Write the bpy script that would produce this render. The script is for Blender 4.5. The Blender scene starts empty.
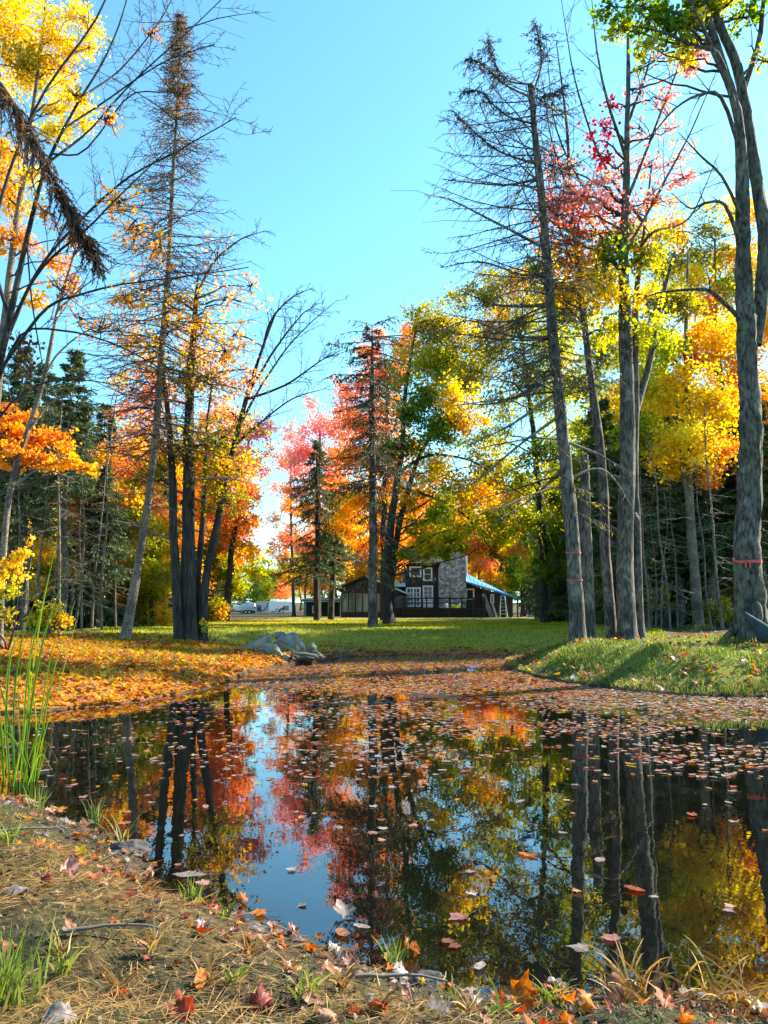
import bpy, math, random
import numpy as np
from mathutils import Vector

R = np.random.default_rng(7)
S = bpy.context.scene
COL = S.collection
F = 773.0
PITCH = math.atan(100.0 / F)
CAMZ = 1.0
SUN_AZ, SUN_EL = math.radians(60), math.radians(35)

SKY_AIR, SKY_DUST, SKY_OZ = 1.0, .4, .3
SKY_TINT = (.56, .99, 1.05)
SKY_STR, SUN_E, EXPO = .106, 5.0, 1.85
DENS = 4.6

# ------------------------------------------------------------------ view maths
def ray(x, y):
    cx, cy = (x - 384) / F, (512 - y) / F
    c, s = math.cos(PITCH), math.sin(PITCH)
    return np.array([cx, c - s * cy, s + c * cy])

def P(x, y, Y):
    d = ray(x, y)
    return np.array([0, 0, CAMZ]) + d * (Y / d[1])

def G(x, y, z=0.0):
    d = ray(x, y)
    return np.array([0, 0, CAMZ]) + d * ((z - CAMZ) / d[2])

def project(p):
    p = np.atleast_2d(p) - np.array([0, 0, CAMZ])
    c, s = math.cos(PITCH), math.sin(PITCH)
    dep = p[:, 1] * c + p[:, 2] * s
    up = -p[:, 1] * s + p[:, 2] * c
    return 384 + F * p[:, 0] / dep, 512 - F * up / dep, dep

# ------------------------------------------------------------------ noise
def _hash(ix, iy, seed):
    n = (ix * 374761393 + iy * 668265263 + seed * 974711) & 0xffffffff
    n = ((n ^ (n >> 13)) * 1274126177) & 0xffffffff
    return ((n ^ (n >> 16)) & 0xffff) / 65535.0

def vnoise(x, y, seed=0):
    x = np.asarray(x, float); y = np.asarray(y, float)
    ix = np.floor(x).astype(np.int64); iy = np.floor(y).astype(np.int64)
    fx = x - ix; fy = y - iy
    fx = fx * fx * (3 - 2 * fx); fy = fy * fy * (3 - 2 * fy)
    a = _hash(ix, iy, seed); b = _hash(ix + 1, iy, seed)
    c = _hash(ix, iy + 1, seed); d = _hash(ix + 1, iy + 1, seed)
    return (a * (1 - fx) + b * fx) * (1 - fy) + (c * (1 - fx) + d * fx) * fy - 0.5

def sstep(a, b, x):
    t = np.clip((np.asarray(x, float) - a) / (b - a), 0, 1)
    return t * t * (3 - 2 * t)

# ------------------------------------------------------------------ mesh builder
class MB:
    def __init__(self):
        self.v = []; self.f = []; self.n = 0
    def add(self, verts, faces, mat=0, rnd=None, smooth=False):
        verts = np.asarray(verts, float); faces = np.asarray(faces, np.int64)
        if len(verts) == 0 or len(faces) == 0: return
        if rnd is None: rnd = R.random(len(faces))
        self.v.append(verts); self.f.append((faces + self.n, mat, np.broadcast_to(rnd, (len(faces),)), smooth))
        self.n += len(verts)
    def build(self, name, mats, parent=None, loc=None):
        V = np.concatenate(self.v)
        if loc is not None: V = V - np.asarray(loc)
        me = bpy.data.meshes.new(name)
        me.vertices.add(len(V)); me.vertices.foreach_set('co', V.astype(np.float32).ravel())
        li = np.concatenate([f.ravel() for f, _, _, _ in self.f])
        lt = np.concatenate([np.full(len(f), f.shape[1]) for f, _, _, _ in self.f])
        mi = np.concatenate([np.full(len(f), m) for f, m, _, _ in self.f])
        rn = np.concatenate([r for _, _, r, _ in self.f])
        sm = np.concatenate([np.full(len(f), s) for f, _, _, s in self.f])
        me.loops.add(len(li)); me.loops.foreach_set('vertex_index', li.astype(np.int32))
        ls = np.concatenate([[0], np.cumsum(lt)[:-1]])
        me.polygons.add(len(lt)); me.polygons.foreach_set('loop_start', ls.astype(np.int32))
        me.polygons.foreach_set('material_index', mi.astype(np.int32))
        me.polygons.foreach_set('use_smooth', sm.astype(bool))
        a = me.attributes.new('rnd', 'FLOAT', 'FACE'); a.data.foreach_set('value', rn.astype(np.float32))
        for m in (mats if isinstance(mats, (list, tuple)) else [mats]): me.materials.append(m)
        me.update(calc_edges=True)
        o = bpy.data.objects.new(name, me); COL.objects.link(o)
        if parent is not None: o.parent = parent
        elif loc is not None: o.location = loc
        return o
    # ---- primitives
    def tube(self, pts, rad, sides=5, mat=0, rough=0, seed=0, cap=True, rnd=None):
        pts = np.asarray(pts, float); rad = np.broadcast_to(np.asarray(rad, float), (len(pts),))
        n = len(pts)
        t = np.gradient(pts, axis=0); t /= np.linalg.norm(t, axis=1)[:, None] + 1e-9
        ref = np.array([0.31, 0.95, 0.05]) if abs(t[0][2]) > .5 else np.array([0, 0, 1.0])
        u = np.cross(t, ref); u /= np.linalg.norm(u, axis=1)[:, None] + 1e-9
        w = np.cross(t, u)
        a = np.linspace(0, 2 * math.pi, sides, endpoint=False)
        rr = rad[:, None] * np.ones(sides)
        if rough:
            L = np.concatenate([[0], np.cumsum(np.linalg.norm(np.diff(pts, axis=0), axis=1))])
            k = np.arange(sides)
            rr = rr * (1 + rough * (vnoise(k[None, :] * .9 + 0 * L[:, None], L[:, None] * 2.2, seed) * 1.3 + vnoise(k[None, :] * 1.7, L[:, None] * 9, seed + 5)))
            rr[:, 0] = rr[:, 0]
        v = pts[:, None, :] + rr[..., None] * (np.cos(a)[None, :, None] * u[:, None, :] + np.sin(a)[None, :, None] * w[:, None, :])
        i = np.arange(n - 1)[:, None] * sides; j = np.arange(sides)[None, :]; j2 = (j + 1) % sides
        f = np.stack([i + j, i + j2, i + sides + j2, i + sides + j], -1).reshape(-1, 4)
        self.add(v.reshape(-1, 3), f, mat, rnd, smooth=True)
        if cap and rad[-1] > .02:
            c = np.vstack([v[-1], pts[-1] + t[-1] * rad[-1] * .4])
            self.add(c, np.array([[k, (k + 1) % sides, sides] for k in range(sides)]), mat)
    def box(self, c, s, rz=0, mat=0, rx=0, ry=0):
        c = np.asarray(c, float); h = np.asarray(s, float) / 2
        q = np.array([[x, y, z] for x in (-1, 1) for y in (-1, 1) for z in (-1, 1)], float) * h
        def rot(q, a, i, j):
            r = q.copy(); ca, sa = math.cos(a), math.sin(a)
            r[:, i] = q[:, i] * ca - q[:, j] * sa; r[:, j] = q[:, i] * sa + q[:, j] * ca
            return r
        if rx: q = rot(q, rx, 1, 2)
        if ry: q = rot(q, ry, 2, 0)
        if rz: q = rot(q, rz, 0, 1)
        f = np.array([[0, 1, 3, 2], [4, 6, 7, 5], [0, 4, 5, 1], [2, 3, 7, 6], [0, 2, 6, 4], [1, 5, 7, 3]])
        self.add(q + c, f, mat)
    def prism(self, poly, ext, mat=0):
        """poly: list of 3-D points (planar), ext: extrusion vector"""
        p = np.asarray(poly, float); e = np.asarray(ext, float); n = len(p)
        base = self.n
        self.v.append(np.vstack([p, p + e])); self.n += 2 * n
        self.f.append((np.arange(n)[::-1][None, :] + base, mat, np.array([.5]), False))
        self.f.append((np.arange(n)[None, :] + n + base, mat, np.array([.5]), False))
        s = np.array([[i, (i + 1) % n, n + (i + 1) % n, n + i] for i in range(n)])
        self.f.append((s + base, mat, np.full(n, .5), False))

def norm(a):
    return a / (np.linalg.norm(a, axis=-1, keepdims=True) + 1e-9)

def kites(mb, base, axis, nrm, L, W, mat=0, fold=.15, rnd=None, rise=.45):
    """flat leaf or needle spray faces: base point, axis, normal"""
    base = np.asarray(base); n = len(base)
    if n == 0: return
    axis = norm(axis); side = norm(np.cross(axis, nrm)); nn = np.cross(side, axis)
    L = np.broadcast_to(L, (n,))[:, None]; W = np.broadcast_to(W, (n,))[:, None]
    v = np.stack([base, base + axis * L * rise + side * W * .5 + nn * W * fold,
                  base + axis * L, base + axis * L * rise - side * W * .5 + nn * W * fold], 1)
    f = np.arange(n * 4).reshape(n, 4)
    mb.add(v.reshape(-1, 3), f, mat, rnd)

def leaves(mb, c, size, mat=0, up=.6, rnd=None):
    n = len(c)
    nr = norm(R.normal(size=(n, 3)) + np.array([0, 0, up]))
    ax = R.normal(size=(n, 3)) + np.array([0, 0, -.5])
    ax = norm(ax - nr * (ax * nr).sum(1)[:, None])
    s = size * (.5 + 1.0 * R.random(n) ** 1.3)
    kites(mb, c - ax * s[:, None] * .5, ax, nr, s, s * .92, mat, rnd=rnd)

def curve(pts, n):
    p = np.asarray(pts, float)
    if len(p) == 2: return p[0] + (p[1] - p[0]) * np.linspace(0, 1, n)[:, None]
    q = np.vstack([2 * p[0] - p[1], p, 2 * p[-1] - p[-2]])
    out = []
    for t in np.linspace(0, len(p) - 1 - 1e-6, n):
        i = int(t); u = t - i; a, b, c, d = q[i:i + 4]
        out.append(.5 * ((2 * b) + (-a + c) * u + (2 * a - 5 * b + 4 * c - d) * u * u + (-a + 3 * b - 3 * c + d) * u ** 3))
    return np.array(out)

def interp(vals, n):
    return np.interp(np.linspace(0, 1, n), np.linspace(0, 1, len(vals)), vals)

# ------------------------------------------------------------------ materials
def new_mat(name):
    m = bpy.data.materials.new(name); m.use_nodes = True
    nt = m.node_tree; nt.nodes.clear()
    out = nt.nodes.new('ShaderNodeOutputMaterial')
    return m, nt, out

def node(nt, t, **kw):
    n = nt.nodes.new(t)
    for k, v in kw.items():
        if k.startswith('_'): setattr(n, k[1:], v)
        else: n.inputs[k].default_value = v
    return n

def ramp(nt, stops, fac=None, mode='LINEAR'):
    r = nt.nodes.new('ShaderNodeValToRGB'); e = r.color_ramp.elements; r.color_ramp.interpolation = mode
    while len(e) < len(stops): e.new(.5)
    for i, (p, c) in enumerate(stops):
        e[i].position = p; e[i].color = (*c, 1)
    if fac is not None: nt.links.new(fac, r.inputs[0])
    return r

def leaf_mat(name, cols, transl=.55, rough=.5, clump=.5, spots=0):
    m, nt, out = new_mat(name); L = nt.links.new
    at = node(nt, 'ShaderNodeAttribute', _attribute_name='rnd')
    geo = nt.nodes.new('ShaderNodeNewGeometry')
    nz = node(nt, 'ShaderNodeTexNoise', Scale=.9, Detail=2.0); L(geo.outputs['Position'], nz.inputs['Vector'])
    mx = node(nt, 'ShaderNodeMath', _operation='MULTIPLY_ADD'); L(nz.outputs[0], mx.inputs[0]); mx.inputs[1].default_value = clump * 1.6; mx.inputs[2].default_value = -clump * .8
    ad = node(nt, 'ShaderNodeMath', _operation='ADD', _use_clamp=True); L(at.outputs['Fac'], ad.inputs[0]); L(mx.outputs[0], ad.inputs[1])
    r = ramp(nt, [(i / max(1, len(cols) - 1), c) for i, c in enumerate(cols)], ad.outputs[0])
    if spots:
        ns = node(nt, 'ShaderNodeTexNoise', Scale=55.0, Detail=4.0, Roughness=.7); L(geo.outputs['Position'], ns.inputs['Vector'])
        rs_ = ramp(nt, [(.40, (.38, .30, .24)), (.60, (1.05, 1.0, 1.0))], ns.outputs[0])
        ms = node(nt, 'ShaderNodeMix', _data_type='RGBA', _blend_type='MULTIPLY'); ms.inputs[0].default_value = spots; L(r.outputs[0], ms.inputs[6]); L(rs_.outputs[0], ms.inputs[7])
        class _o: outputs = [ms.outputs[2]]
        r = _o
    d = node(nt, 'ShaderNodeBsdfPrincipled', Roughness=rough); d.inputs['Specular IOR Level'].default_value = .3
    L(r.outputs[0], d.inputs['Base Color'])
    hs = node(nt, 'ShaderNodeHueSaturation', Saturation=1.15, Value=1.25); L(r.outputs[0], hs.inputs['Color'])
    t = nt.nodes.new('ShaderNodeBsdfTranslucent'); L(hs.outputs[0], t.inputs['Color'])
    mixs = node(nt, 'ShaderNodeMixShader', Fac=transl); L(d.outputs[0], mixs.inputs[1]); L(t.outputs[0], mixs.inputs[2])
    L(mixs.outputs[0], out.inputs['Surface'])
    return m

def bark_mat(name, dark, light, scale=9.0, stretch=.18, bump=.6, moss=None):
    m, nt, out = new_mat(name); L = nt.links.new
    tc = nt.nodes.new('ShaderNodeTexCoord')
    mp = node(nt, 'ShaderNodeMapping'); mp.inputs['Scale'].default_value = (1, 1, stretch); L(tc.outputs['Object'], mp.inputs[0])
    n1 = node(nt, 'ShaderNodeTexNoise', Scale=scale * 2, Detail=6.0, Roughness=.65); L(mp.outputs[0], n1.inputs['Vector'])
    v = node(nt, 'ShaderNodeTexVoronoi', _feature='DISTANCE_TO_EDGE', Scale=scale * 1.3); L(mp.outputs[0], v.inputs['Vector'])
    n2 = node(nt, 'ShaderNodeTexNoise', Scale=2.2, Detail=4.0); L(tc.outputs['Object'], n2.inputs['Vector'])
    mu = node(nt, 'ShaderNodeMath', _operation='MULTIPLY_ADD'); L(v.outputs['Distance'], mu.inputs[0]); mu.inputs[1].default_value = .45; L(n1.outputs[0], mu.inputs[2])
    r = ramp(nt, [(.40, dark), (.56, tuple(.5 * (a + b) for a, b in zip(dark, light))), (.74, light)], mu.outputs[0])
    last = r.outputs[0]
    r2 = ramp(nt, [(.36, (.42, .42, .43)), (.66, (1.25, 1.22, 1.18))], n2.outputs[0])
    ml = node(nt, 'ShaderNodeMix', _data_type='RGBA', _blend_type='MULTIPLY'); ml.inputs[0].default_value = 1; L(last, ml.inputs[6]); L(r2.outputs[0], ml.inputs[7]); last = ml.outputs[2]
    if moss:
        n3 = node(nt, 'ShaderNodeTexNoise', Scale=5.0, Detail=5.0); L(tc.outputs['Object'], n3.inputs['Vector'])
        r3 = ramp(nt, [(.55, (0, 0, 0)), (.66, (1, 1, 1))], n3.outputs[0])
        mm = node(nt, 'ShaderNodeMix', _data_type='RGBA'); L(r3.outputs[0], mm.inputs[0]); L(last, mm.inputs[6]); mm.inputs[7].default_value = (*moss, 1); last = mm.outputs[2]
    b = node(nt, 'ShaderNodeBsdfPrincipled', Roughness=.9); L(last, b.inputs['Base Color'])
    bp = node(nt, 'ShaderNodeBump', Strength=bump, Distance=.03); L(mu.outputs[0], bp.inputs['Height']); L(bp.outputs[0], b.inputs['Normal'])
    L(b.outputs[0], out.inputs['Surface'])
    return m

def plain(name, col, rough=.6, var=.25, scale=6.0, metal=0, bump=0, coord='Object', spec=.4):
    m, nt, out = new_mat(name); L = nt.links.new
    tc = nt.nodes.new('ShaderNodeTexCoord')
    n = node(nt, 'ShaderNodeTexNoise', Scale=scale, Detail=6.0, Roughness=.6); L(tc.outputs[coord], n.inputs['Vector'])
    lo = tuple(c * (1 - var) for c in col); hi = tuple(min(1, c * (1 + var)) for c in col)
    r = ramp(nt, [(.3, lo), (.7, hi)], n.outputs[0])
    b = node(nt, 'ShaderNodeBsdfPrincipled', Roughness=rough, Metallic=metal); b.inputs['Specular IOR Level'].default_value = spec
    L(r.outputs[0], b.inputs['Base Color'])
    if bump:
        bp = node(nt, 'ShaderNodeBump', Strength=bump, Distance=.02); L(n.outputs[0], bp.inputs['Height']); L(bp.outputs[0], b.inputs['Normal'])
    L(b.outputs[0], out.inputs['Surface'])
    return m

PAL = dict(
    yellow=[(.60, .36, .02), (.80, .54, .03), (.88, .68, .06), (.66, .58, .05)],
    gold=[(.55, .22, .015), (.76, .38, .02), (.85, .52, .04), (.52, .42, .04)],
    orange=[(.58, .15, .02), (.78, .27, .03), (.85, .38, .05), (.74, .44, .05)],
    salmon=[(.66, .16, .07), (.82, .30, .14), (.86, .38, .20), (.82, .40, .12)],
    peach=[(.70, .26, .12), (.82, .40, .20), (.84, .48, .22), (.66, .42, .10)],
    pink=[(.66, .16, .15), (.82, .30, .26), (.88, .42, .36), (.85, .42, .26)],  # lightened pink; backlight and sky glow are put into the colour
    red=[(.34, .02, .04), (.52, .05, .07), (.66, .10, .10)],
    yg=[(.18, .24, .02), (.34, .38, .025), (.55, .52, .03), (.74, .60, .04)],
    olive=[(.12, .13, .025), (.24, .22, .03), (.38, .32, .035), (.55, .40, .04)],
    green=[(.045, .11, .018), (.10, .19, .02), (.18, .27, .03), (.36, .36, .03)],
    needle=[(.026, .055, .028), (.055, .095, .040), (.085, .13, .045), (.15, .17, .055)],
    deadneedle=[(.05, .022, .012), (.10, .042, .02), (.16, .08, .04)],
    skyblue_twig=[(.03, .034, .042), (.05, .055, .062), (.06, .06, .055)],  # blue cast of bright sky behind thin sprays put into their colour
    rusty=[(.13, .06, .035), (.22, .11, .05), (.32, .19, .08)],
)
LM = {k: leaf_mat('leaf_' + k, v, transl=(.25 if k in ('needle', 'deadneedle', 'skyblue_twig') else .62)) for k, v in PAL.items()}
BK_GREY = bark_mat('bark_grey', (.014, .011, .010), (.19, .158, .138), 13, .22, .9, moss=(.185, .165, .145))
BK_DARK = bark_mat('bark_dark', (.008, .007, .0065), (.065, .055, .05), 11, .12, .9)
BK_PALE = bark_mat('bark_pale', (.045, .034, .027), (.26, .21, .165), 12, 1.2, .4)
BK_BIG = bark_mat('bark_rough', (.009, .007, .006), (.19, .155, .135), 11, .32, 1.0, moss=(.10, .11, .06))
BK_TWIG = plain('twig_bark', (.055, .045, .042), .9, .4)
BK_PALETWIG = plain('pale_twig_bark', (.17, .145, .12), .9, .4)

# ------------------------------------------------------------------ naming
def thing(name, label, cat, loc=(0, 0, 0), group=None):
    o = bpy.data.objects.new(name, None); COL.objects.link(o); o.location = tuple(loc); o.empty_display_size = .3
    return tag(o, label, cat, group)

def tag(o, label, cat, group=None):
    o['label'] = label; o['category'] = cat
    if group: o['group'] = group
    return o

def struct(o):
    o['kind'] = 'structure'; return o

def stuff(o, label, cat):
    o['kind'] = 'stuff'; o['label'] = label; o['category'] = cat; return o

def dup(root, loc=None, rz=0, scale=1, label=None, group=None):
    r = root.copy(); COL.objects.link(r)
    if loc is not None: r.location = tuple(loc)
    r.rotation_euler = (0, 0, rz); r.scale = (scale, scale, scale) if np.isscalar(scale) else scale
    if label: r['label'] = label
    if group: r['group'] = group
    for ch in list(root.children):
        c = ch.copy(); COL.objects.link(c); c.parent = r
        for g in list(ch.children):
            d = g.copy(); COL.objects.link(d); d.parent = c
    return r

# ------------------------------------------------------------------ pond outline and ground
SHORE_PX = [(-260, 770), (-100, 785), (0, 800), (70, 820), (110, 838), (150, 862), (190, 886), (245, 908), (330, 938), (400, 958), (450, 972), (520, 994),
            (600, 1006), (680, 1008), (768, 1010), (960, 1010), (1250, 860), (1150, 740), (950, 707), (768, 698), (700, 697), (640, 693),
            (600, 688), (560, 682), (525, 675), (503, 667), (510, 657), (470, 654), (420, 655), (340, 658), (310, 664), (258, 670),
            (235, 680), (200, 691), (130, 703), (45, 712), (-80, 718), (-260, 722)]
SH = np.array([G(x, y)[:2] for x, y in SHORE_PX])

def shore_dist(x, y):
    """positive outside the pond"""
    x = np.asarray(x, float); y = np.asarray(y, float)
    wx = x + vnoise(x * 1.4, y * 1.4, 3) * .22; wy = y + vnoise(x * 1.4, y * 1.4, 9) * .22
    wx = wx + vnoise(x * 5, y * 5, 13) * .07; wy = wy + vnoise(x * 5, y * 5, 19) * .07
    d = np.full(x.shape, 1e9); ins = np.zeros(x.shape, bool)
    n = len(SH)
    for i in range(n):
        a, b = SH[i], SH[(i + 1) % n]; e = b - a
        t = np.clip(((wx - a[0]) * e[0] + (wy - a[1]) * e[1]) / (e @ e), 0, 1)
        d = np.minimum(d, np.hypot(wx - a[0] - t * e[0], wy - a[1] - t * e[1]))
        c = (a[1] > wy) != (b[1] > wy)
        ins ^= c & (wx < (b[0] - a[0]) * (wy - a[1]) / (b[1] - a[1] + 1e-12) + a[0])
    return np.where(ins, -d, d)

def ground_h(x, y):
    x = np.asarray(x, float); y = np.asarray(y, float)
    d = shore_dist(x, y)
    near = 1 - sstep(4.2, 6.0, y)
    right = sstep(0.6, 2.4, x) * (1 - near) * (1 - sstep(13.5, 16, y))
    left = (1 - sstep(-2.6, -.8, x)) * (1 - near) * (1 - sstep(15, 18, y))
    far = np.clip(1 - near - right - left, 0, 1)
    hr = .02 + .43 * sstep(0, 1.25, d) + .07 * sstep(1.0, 5, d)
    hl = .02 + .13 * sstep(0, .6, d) + .37 * sstep(.8, 5.5, d)
    hf = .02 + .10 * sstep(0, .8, d) + .40 * sstep(.6, 4.5, d)
    hn = .015 + .13 * sstep(0, .5, d) + .06 * sstep(.3, 2, d)
    tot = near + right + left + far
    h = (near * hn + right * hr + left * hl + far * hf) / tot
    amp = sstep(0, 1.2, d)
    h = h + amp * (vnoise(x * .5, y * .5, 1) * .10 * (1 - near) + vnoise(x * 1.6, y * 1.6, 2) * .07) * (1 - .75 * sstep(18, 26, y))
    h = h + near * sstep(0, .25, d) * (vnoise(x * 3.2, y * 3.2, 31) * .075 + vnoise(x * 9, y * 9, 32) * .03)
    mound = np.exp(-(((x + 3.6) / 1.3) ** 2 + ((y - 12.6) / .8) ** 2)) * .14 + np.exp(-(((x + 2.0) / 1.0) ** 2 + ((y - 15.4) / .9) ** 2)) * .16
    h = h + mound * (d > 0)
    h = h + sstep(90, 300, y) * 4
    h = np.where(d < 0, np.maximum(-.55, -.05 + d * .7), np.maximum(h, .006))
    return h

def gz(x, y):
    return float(ground_h(np.array([x]), np.array([y]))[0])

def axis_pts(segs):
    out = []
    for a, b, st in segs: out.append(np.arange(a, b, st))
    return np.concatenate(out)

gx = axis_pts([(-600, -60, 45), (-60, -14, 2.0), (-14, -4, .2), (-4, 5, .07), (5, 14, .2), (14, 60, 2.0), (60, 601, 45)])
gy = axis_pts([(-60, -4, 8), (-4, .8, .3), (.8, 5, .05), (5, 20, .12), (20, 40, .6), (40, 110, 4), (110, 900, 60)])
GX, GY = np.meshgrid(gx, gy)
GZ = ground_h(GX, GY)
nx, ny = len(gx), len(gy)
ii, jj = np.meshgrid(np.arange(nx - 1), np.arange(ny - 1))
q = (jj * nx + ii).ravel()
mb = MB(); mb.add(np.stack([GX.ravel(), GY.ravel(), GZ.ravel()], 1), np.stack([q, q + 1, q + nx + 1, q + nx], 1), 0, .5, smooth=True)

def ground_material():
    m, nt, out = new_mat('ground_earth_and_grass'); L = nt.links.new
    geo = nt.nodes.new('ShaderNodeNewGeometry')
    def nz(scale, det=6.0, rough=.6):
        n = node(nt, 'ShaderNodeTexNoise', Scale=scale, Detail=det, Roughness=rough); L(geo.outputs['Position'], n.inputs['Vector']); return n.outputs[0]
    def attr(a): return node(nt, 'ShaderNodeAttribute', _attribute_name=a).outputs['Fac']
    def mix(f, a, b, bt='MIX'):
        n = node(nt, 'ShaderNodeMix', _data_type='RGBA', _blend_type=bt); L(f, n.inputs[0]); L(a, n.inputs[6]); L(b, n.inputs[7]); return n.outputs[2]
    soil = ramp(nt, [(.3, (.018, .014, .010)), (.55, (.055, .04, .026)), (.75, (.10, .075, .045))], nz(14)).outputs[0]
    moss = ramp(nt, [(.30, (.016, .016, .010)), (.5, (.050, .047, .026)), (.72, (.12, .10, .055))], nz(22)).outputs[0]
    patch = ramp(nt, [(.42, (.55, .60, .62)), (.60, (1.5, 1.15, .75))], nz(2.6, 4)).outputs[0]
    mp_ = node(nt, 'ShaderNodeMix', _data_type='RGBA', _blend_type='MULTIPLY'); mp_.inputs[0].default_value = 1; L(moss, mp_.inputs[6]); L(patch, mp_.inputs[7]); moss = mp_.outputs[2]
    grass = ramp(nt, [(.25, (.09, .11, .018)), (.5, (.19, .20, .03)), (.7, (.32, .27, .05)), (.85, (.36, .25, .08))], nz(2.2, 8, .7)).outputs[0]
    litter = ramp(nt, [(.25, (.09, .04, .015)), (.45, (.30, .11, .02)), (.6, (.45, .20, .03)), (.8, (.30, .09, .04))], nz(16, 8, .75)).outputs[0]
    c = mix(attr('grass'), soil, grass)
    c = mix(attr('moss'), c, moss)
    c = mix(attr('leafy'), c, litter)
    b = node(nt, 'ShaderNodeBsdfPrincipled', Roughness=.95); b.inputs['Specular IOR Level'].default_value = .15
    L(c, b.inputs['Base Color'])
    bp = node(nt, 'ShaderNodeBump', Strength=.7, Distance=.04); L(nz(30), bp.inputs['Height']); L(bp.outputs[0], b.inputs['Normal'])
    L(b.outputs[0], out.inputs['Surface'])
    return m

GD = shore_dist(GX, GY)
NEAR = 1 - sstep(4.2, 6.0, GY)
wood = np.maximum(sstep(17.5, 21, GY) * (1 - sstep(-9.2, -7.0, GX + .0 * GY)), sstep(15.2, 17, GY) * sstep(-.5, 1.2, GX - GY * .33))
wood = np.maximum(wood, sstep(84, 92, GY) * (1 - np.exp(-((GX + .14 * GY) / 12) ** 2)))
leafy_left = (1 - sstep(-2.0, -.9, GX + vnoise(GX, GY, 4) * 1.2)) * (1 - sstep(15.4, 17.5, GY + vnoise(GX * .7, GY, 5) * 1.5)) * (1 - NEAR)
far_rim = sstep(13.5, 15, GY) * (1 - sstep(18.5, 21, GY + vnoise(GX * .8, GY * .8, 6) * 2)) * sstep(-1.6, 0, GX) * (1 - sstep(2.5, 3.2, GX))
leafy = np.clip(np.maximum(leafy_left, far_rim * .75), 0, 1) * sstep(0, .1, GD)
grass = sstep(.1, .8, GD) * (1 - NEAR) * (1 - wood * .9)
moss = NEAR * sstep(.05, .3, GD)
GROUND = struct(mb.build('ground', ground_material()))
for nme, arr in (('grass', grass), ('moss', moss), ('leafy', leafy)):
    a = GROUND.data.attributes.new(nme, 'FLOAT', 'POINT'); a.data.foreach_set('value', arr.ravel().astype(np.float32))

def water_material():
    m, nt, out = new_mat('dark_pond_water'); L = nt.links.new
    geo = nt.nodes.new('ShaderNodeNewGeometry')
    mp = node(nt, 'ShaderNodeMapping'); mp.inputs['Scale'].default_value = (1, .55, 1); L(geo.outputs['Position'], mp.inputs[0])
    n = node(nt, 'ShaderNodeTexNoise', Scale=3.2, Detail=4.0); L(mp.outputs[0], n.inputs['Vector'])
    bp = node(nt, 'ShaderNodeBump', Strength=.03, Distance=.05); L(n.outputs[0], bp.inputs['Height'])
    b = node(nt, 'ShaderNodeBsdfPrincipled', Roughness=.008, IOR=1.7); b.inputs['Base Color'].default_value = (.003, .0032, .0025, 1)
    L(bp.outputs[0], b.inputs['Normal']); L(b.outputs[0], out.inputs['Surface'])
    return m
mb = MB(); x0, y0 = SH.min(0) - 1.0; x1, y1 = SH.max(0) + 1.0
mb.add(np.array([[x0, y0, 0], [x1, y0, 0], [x1, y1, 0], [x0, y1, 0]]), np.array([[0, 1, 2, 3]]))
WATER = struct(mb.build('pond_water', water_material()))

# ------------------------------------------------------------------ tree tools
def trunk_mesh(mb, pts, rad, n=46, sides=14, flare=.7, mat=0, seed=0, rough=.16, flare_h=.28):
    c = curve(pts, n); r = interp(rad, n)
    L = np.concatenate([[0], np.cumsum(np.linalg.norm(np.diff(c, axis=0), axis=1))])
    r = r * (1 + flare * np.exp(-L / flare_h))
    jit = np.stack([vnoise(L * .8, L * 0 + 1, seed), vnoise(L * .8, L * 0 + 7, seed), L * 0], 1) * (r[:, None] * .5)
    c = c + jit * sstep(.5, 2, L)[:, None]
    mb.tube(c, r, sides, mat, rough, seed)
    return c, r

def wiggle(p0, d, L, n, wob, droop=0., lift=0.):
    d = norm(np.asarray(d, float)); pts = [np.asarray(p0, float)]; st = L / (n - 1)
    for i in range(n - 1):
        d = norm(d + R.normal(size=3) * wob + np.array([0, 0, -droop + lift * (i / n)]))
        pts.append(pts[-1] + d * st)
    return np.array(pts)

def sprout(mb, path, r0, level, k, lenf, wob=.18, mat=0, lift=.05, minr=.004, tips=None, spread=.9, t0=.25, sides=3):
    """side twigs along a branch path"""
    L = np.linalg.norm(np.diff(path, axis=0), axis=1).sum()
    for t in np.sort(t0 + (1 - t0) * R.random(k)):
        i = min(int(t * (len(path) - 1)), len(path) - 2); u = t * (len(path) - 1) - i
        p = path[i] + (path[i + 1] - path[i]) * u
        d = norm(path[i + 1] - path[i])
        s = norm(np.cross(d, R.normal(size=3)))
        l = L * lenf * (1.05 - .6 * t) * (.6 + .7 * R.random())
        q = wiggle(p, d * .75 + s * spread + np.array([0, 0, .1]), l, 5 if level > 1 else 4, wob, 0, lift)
        r = max(minr, r0 * .5 * (1.1 - .6 * t))
        mb.tube(q, np.linspace(r, minr * .7, len(q)), sides, mat, cap=False)
        if tips is not None: tips.append(q[-1]); tips.append(q[len(q) // 2])
        if level > 1: sprout(mb, q, r, level - 1, max(2, int(k * .6)), lenf * .95, wob, mat, lift, minr, tips, spread, .2, sides)

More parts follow.
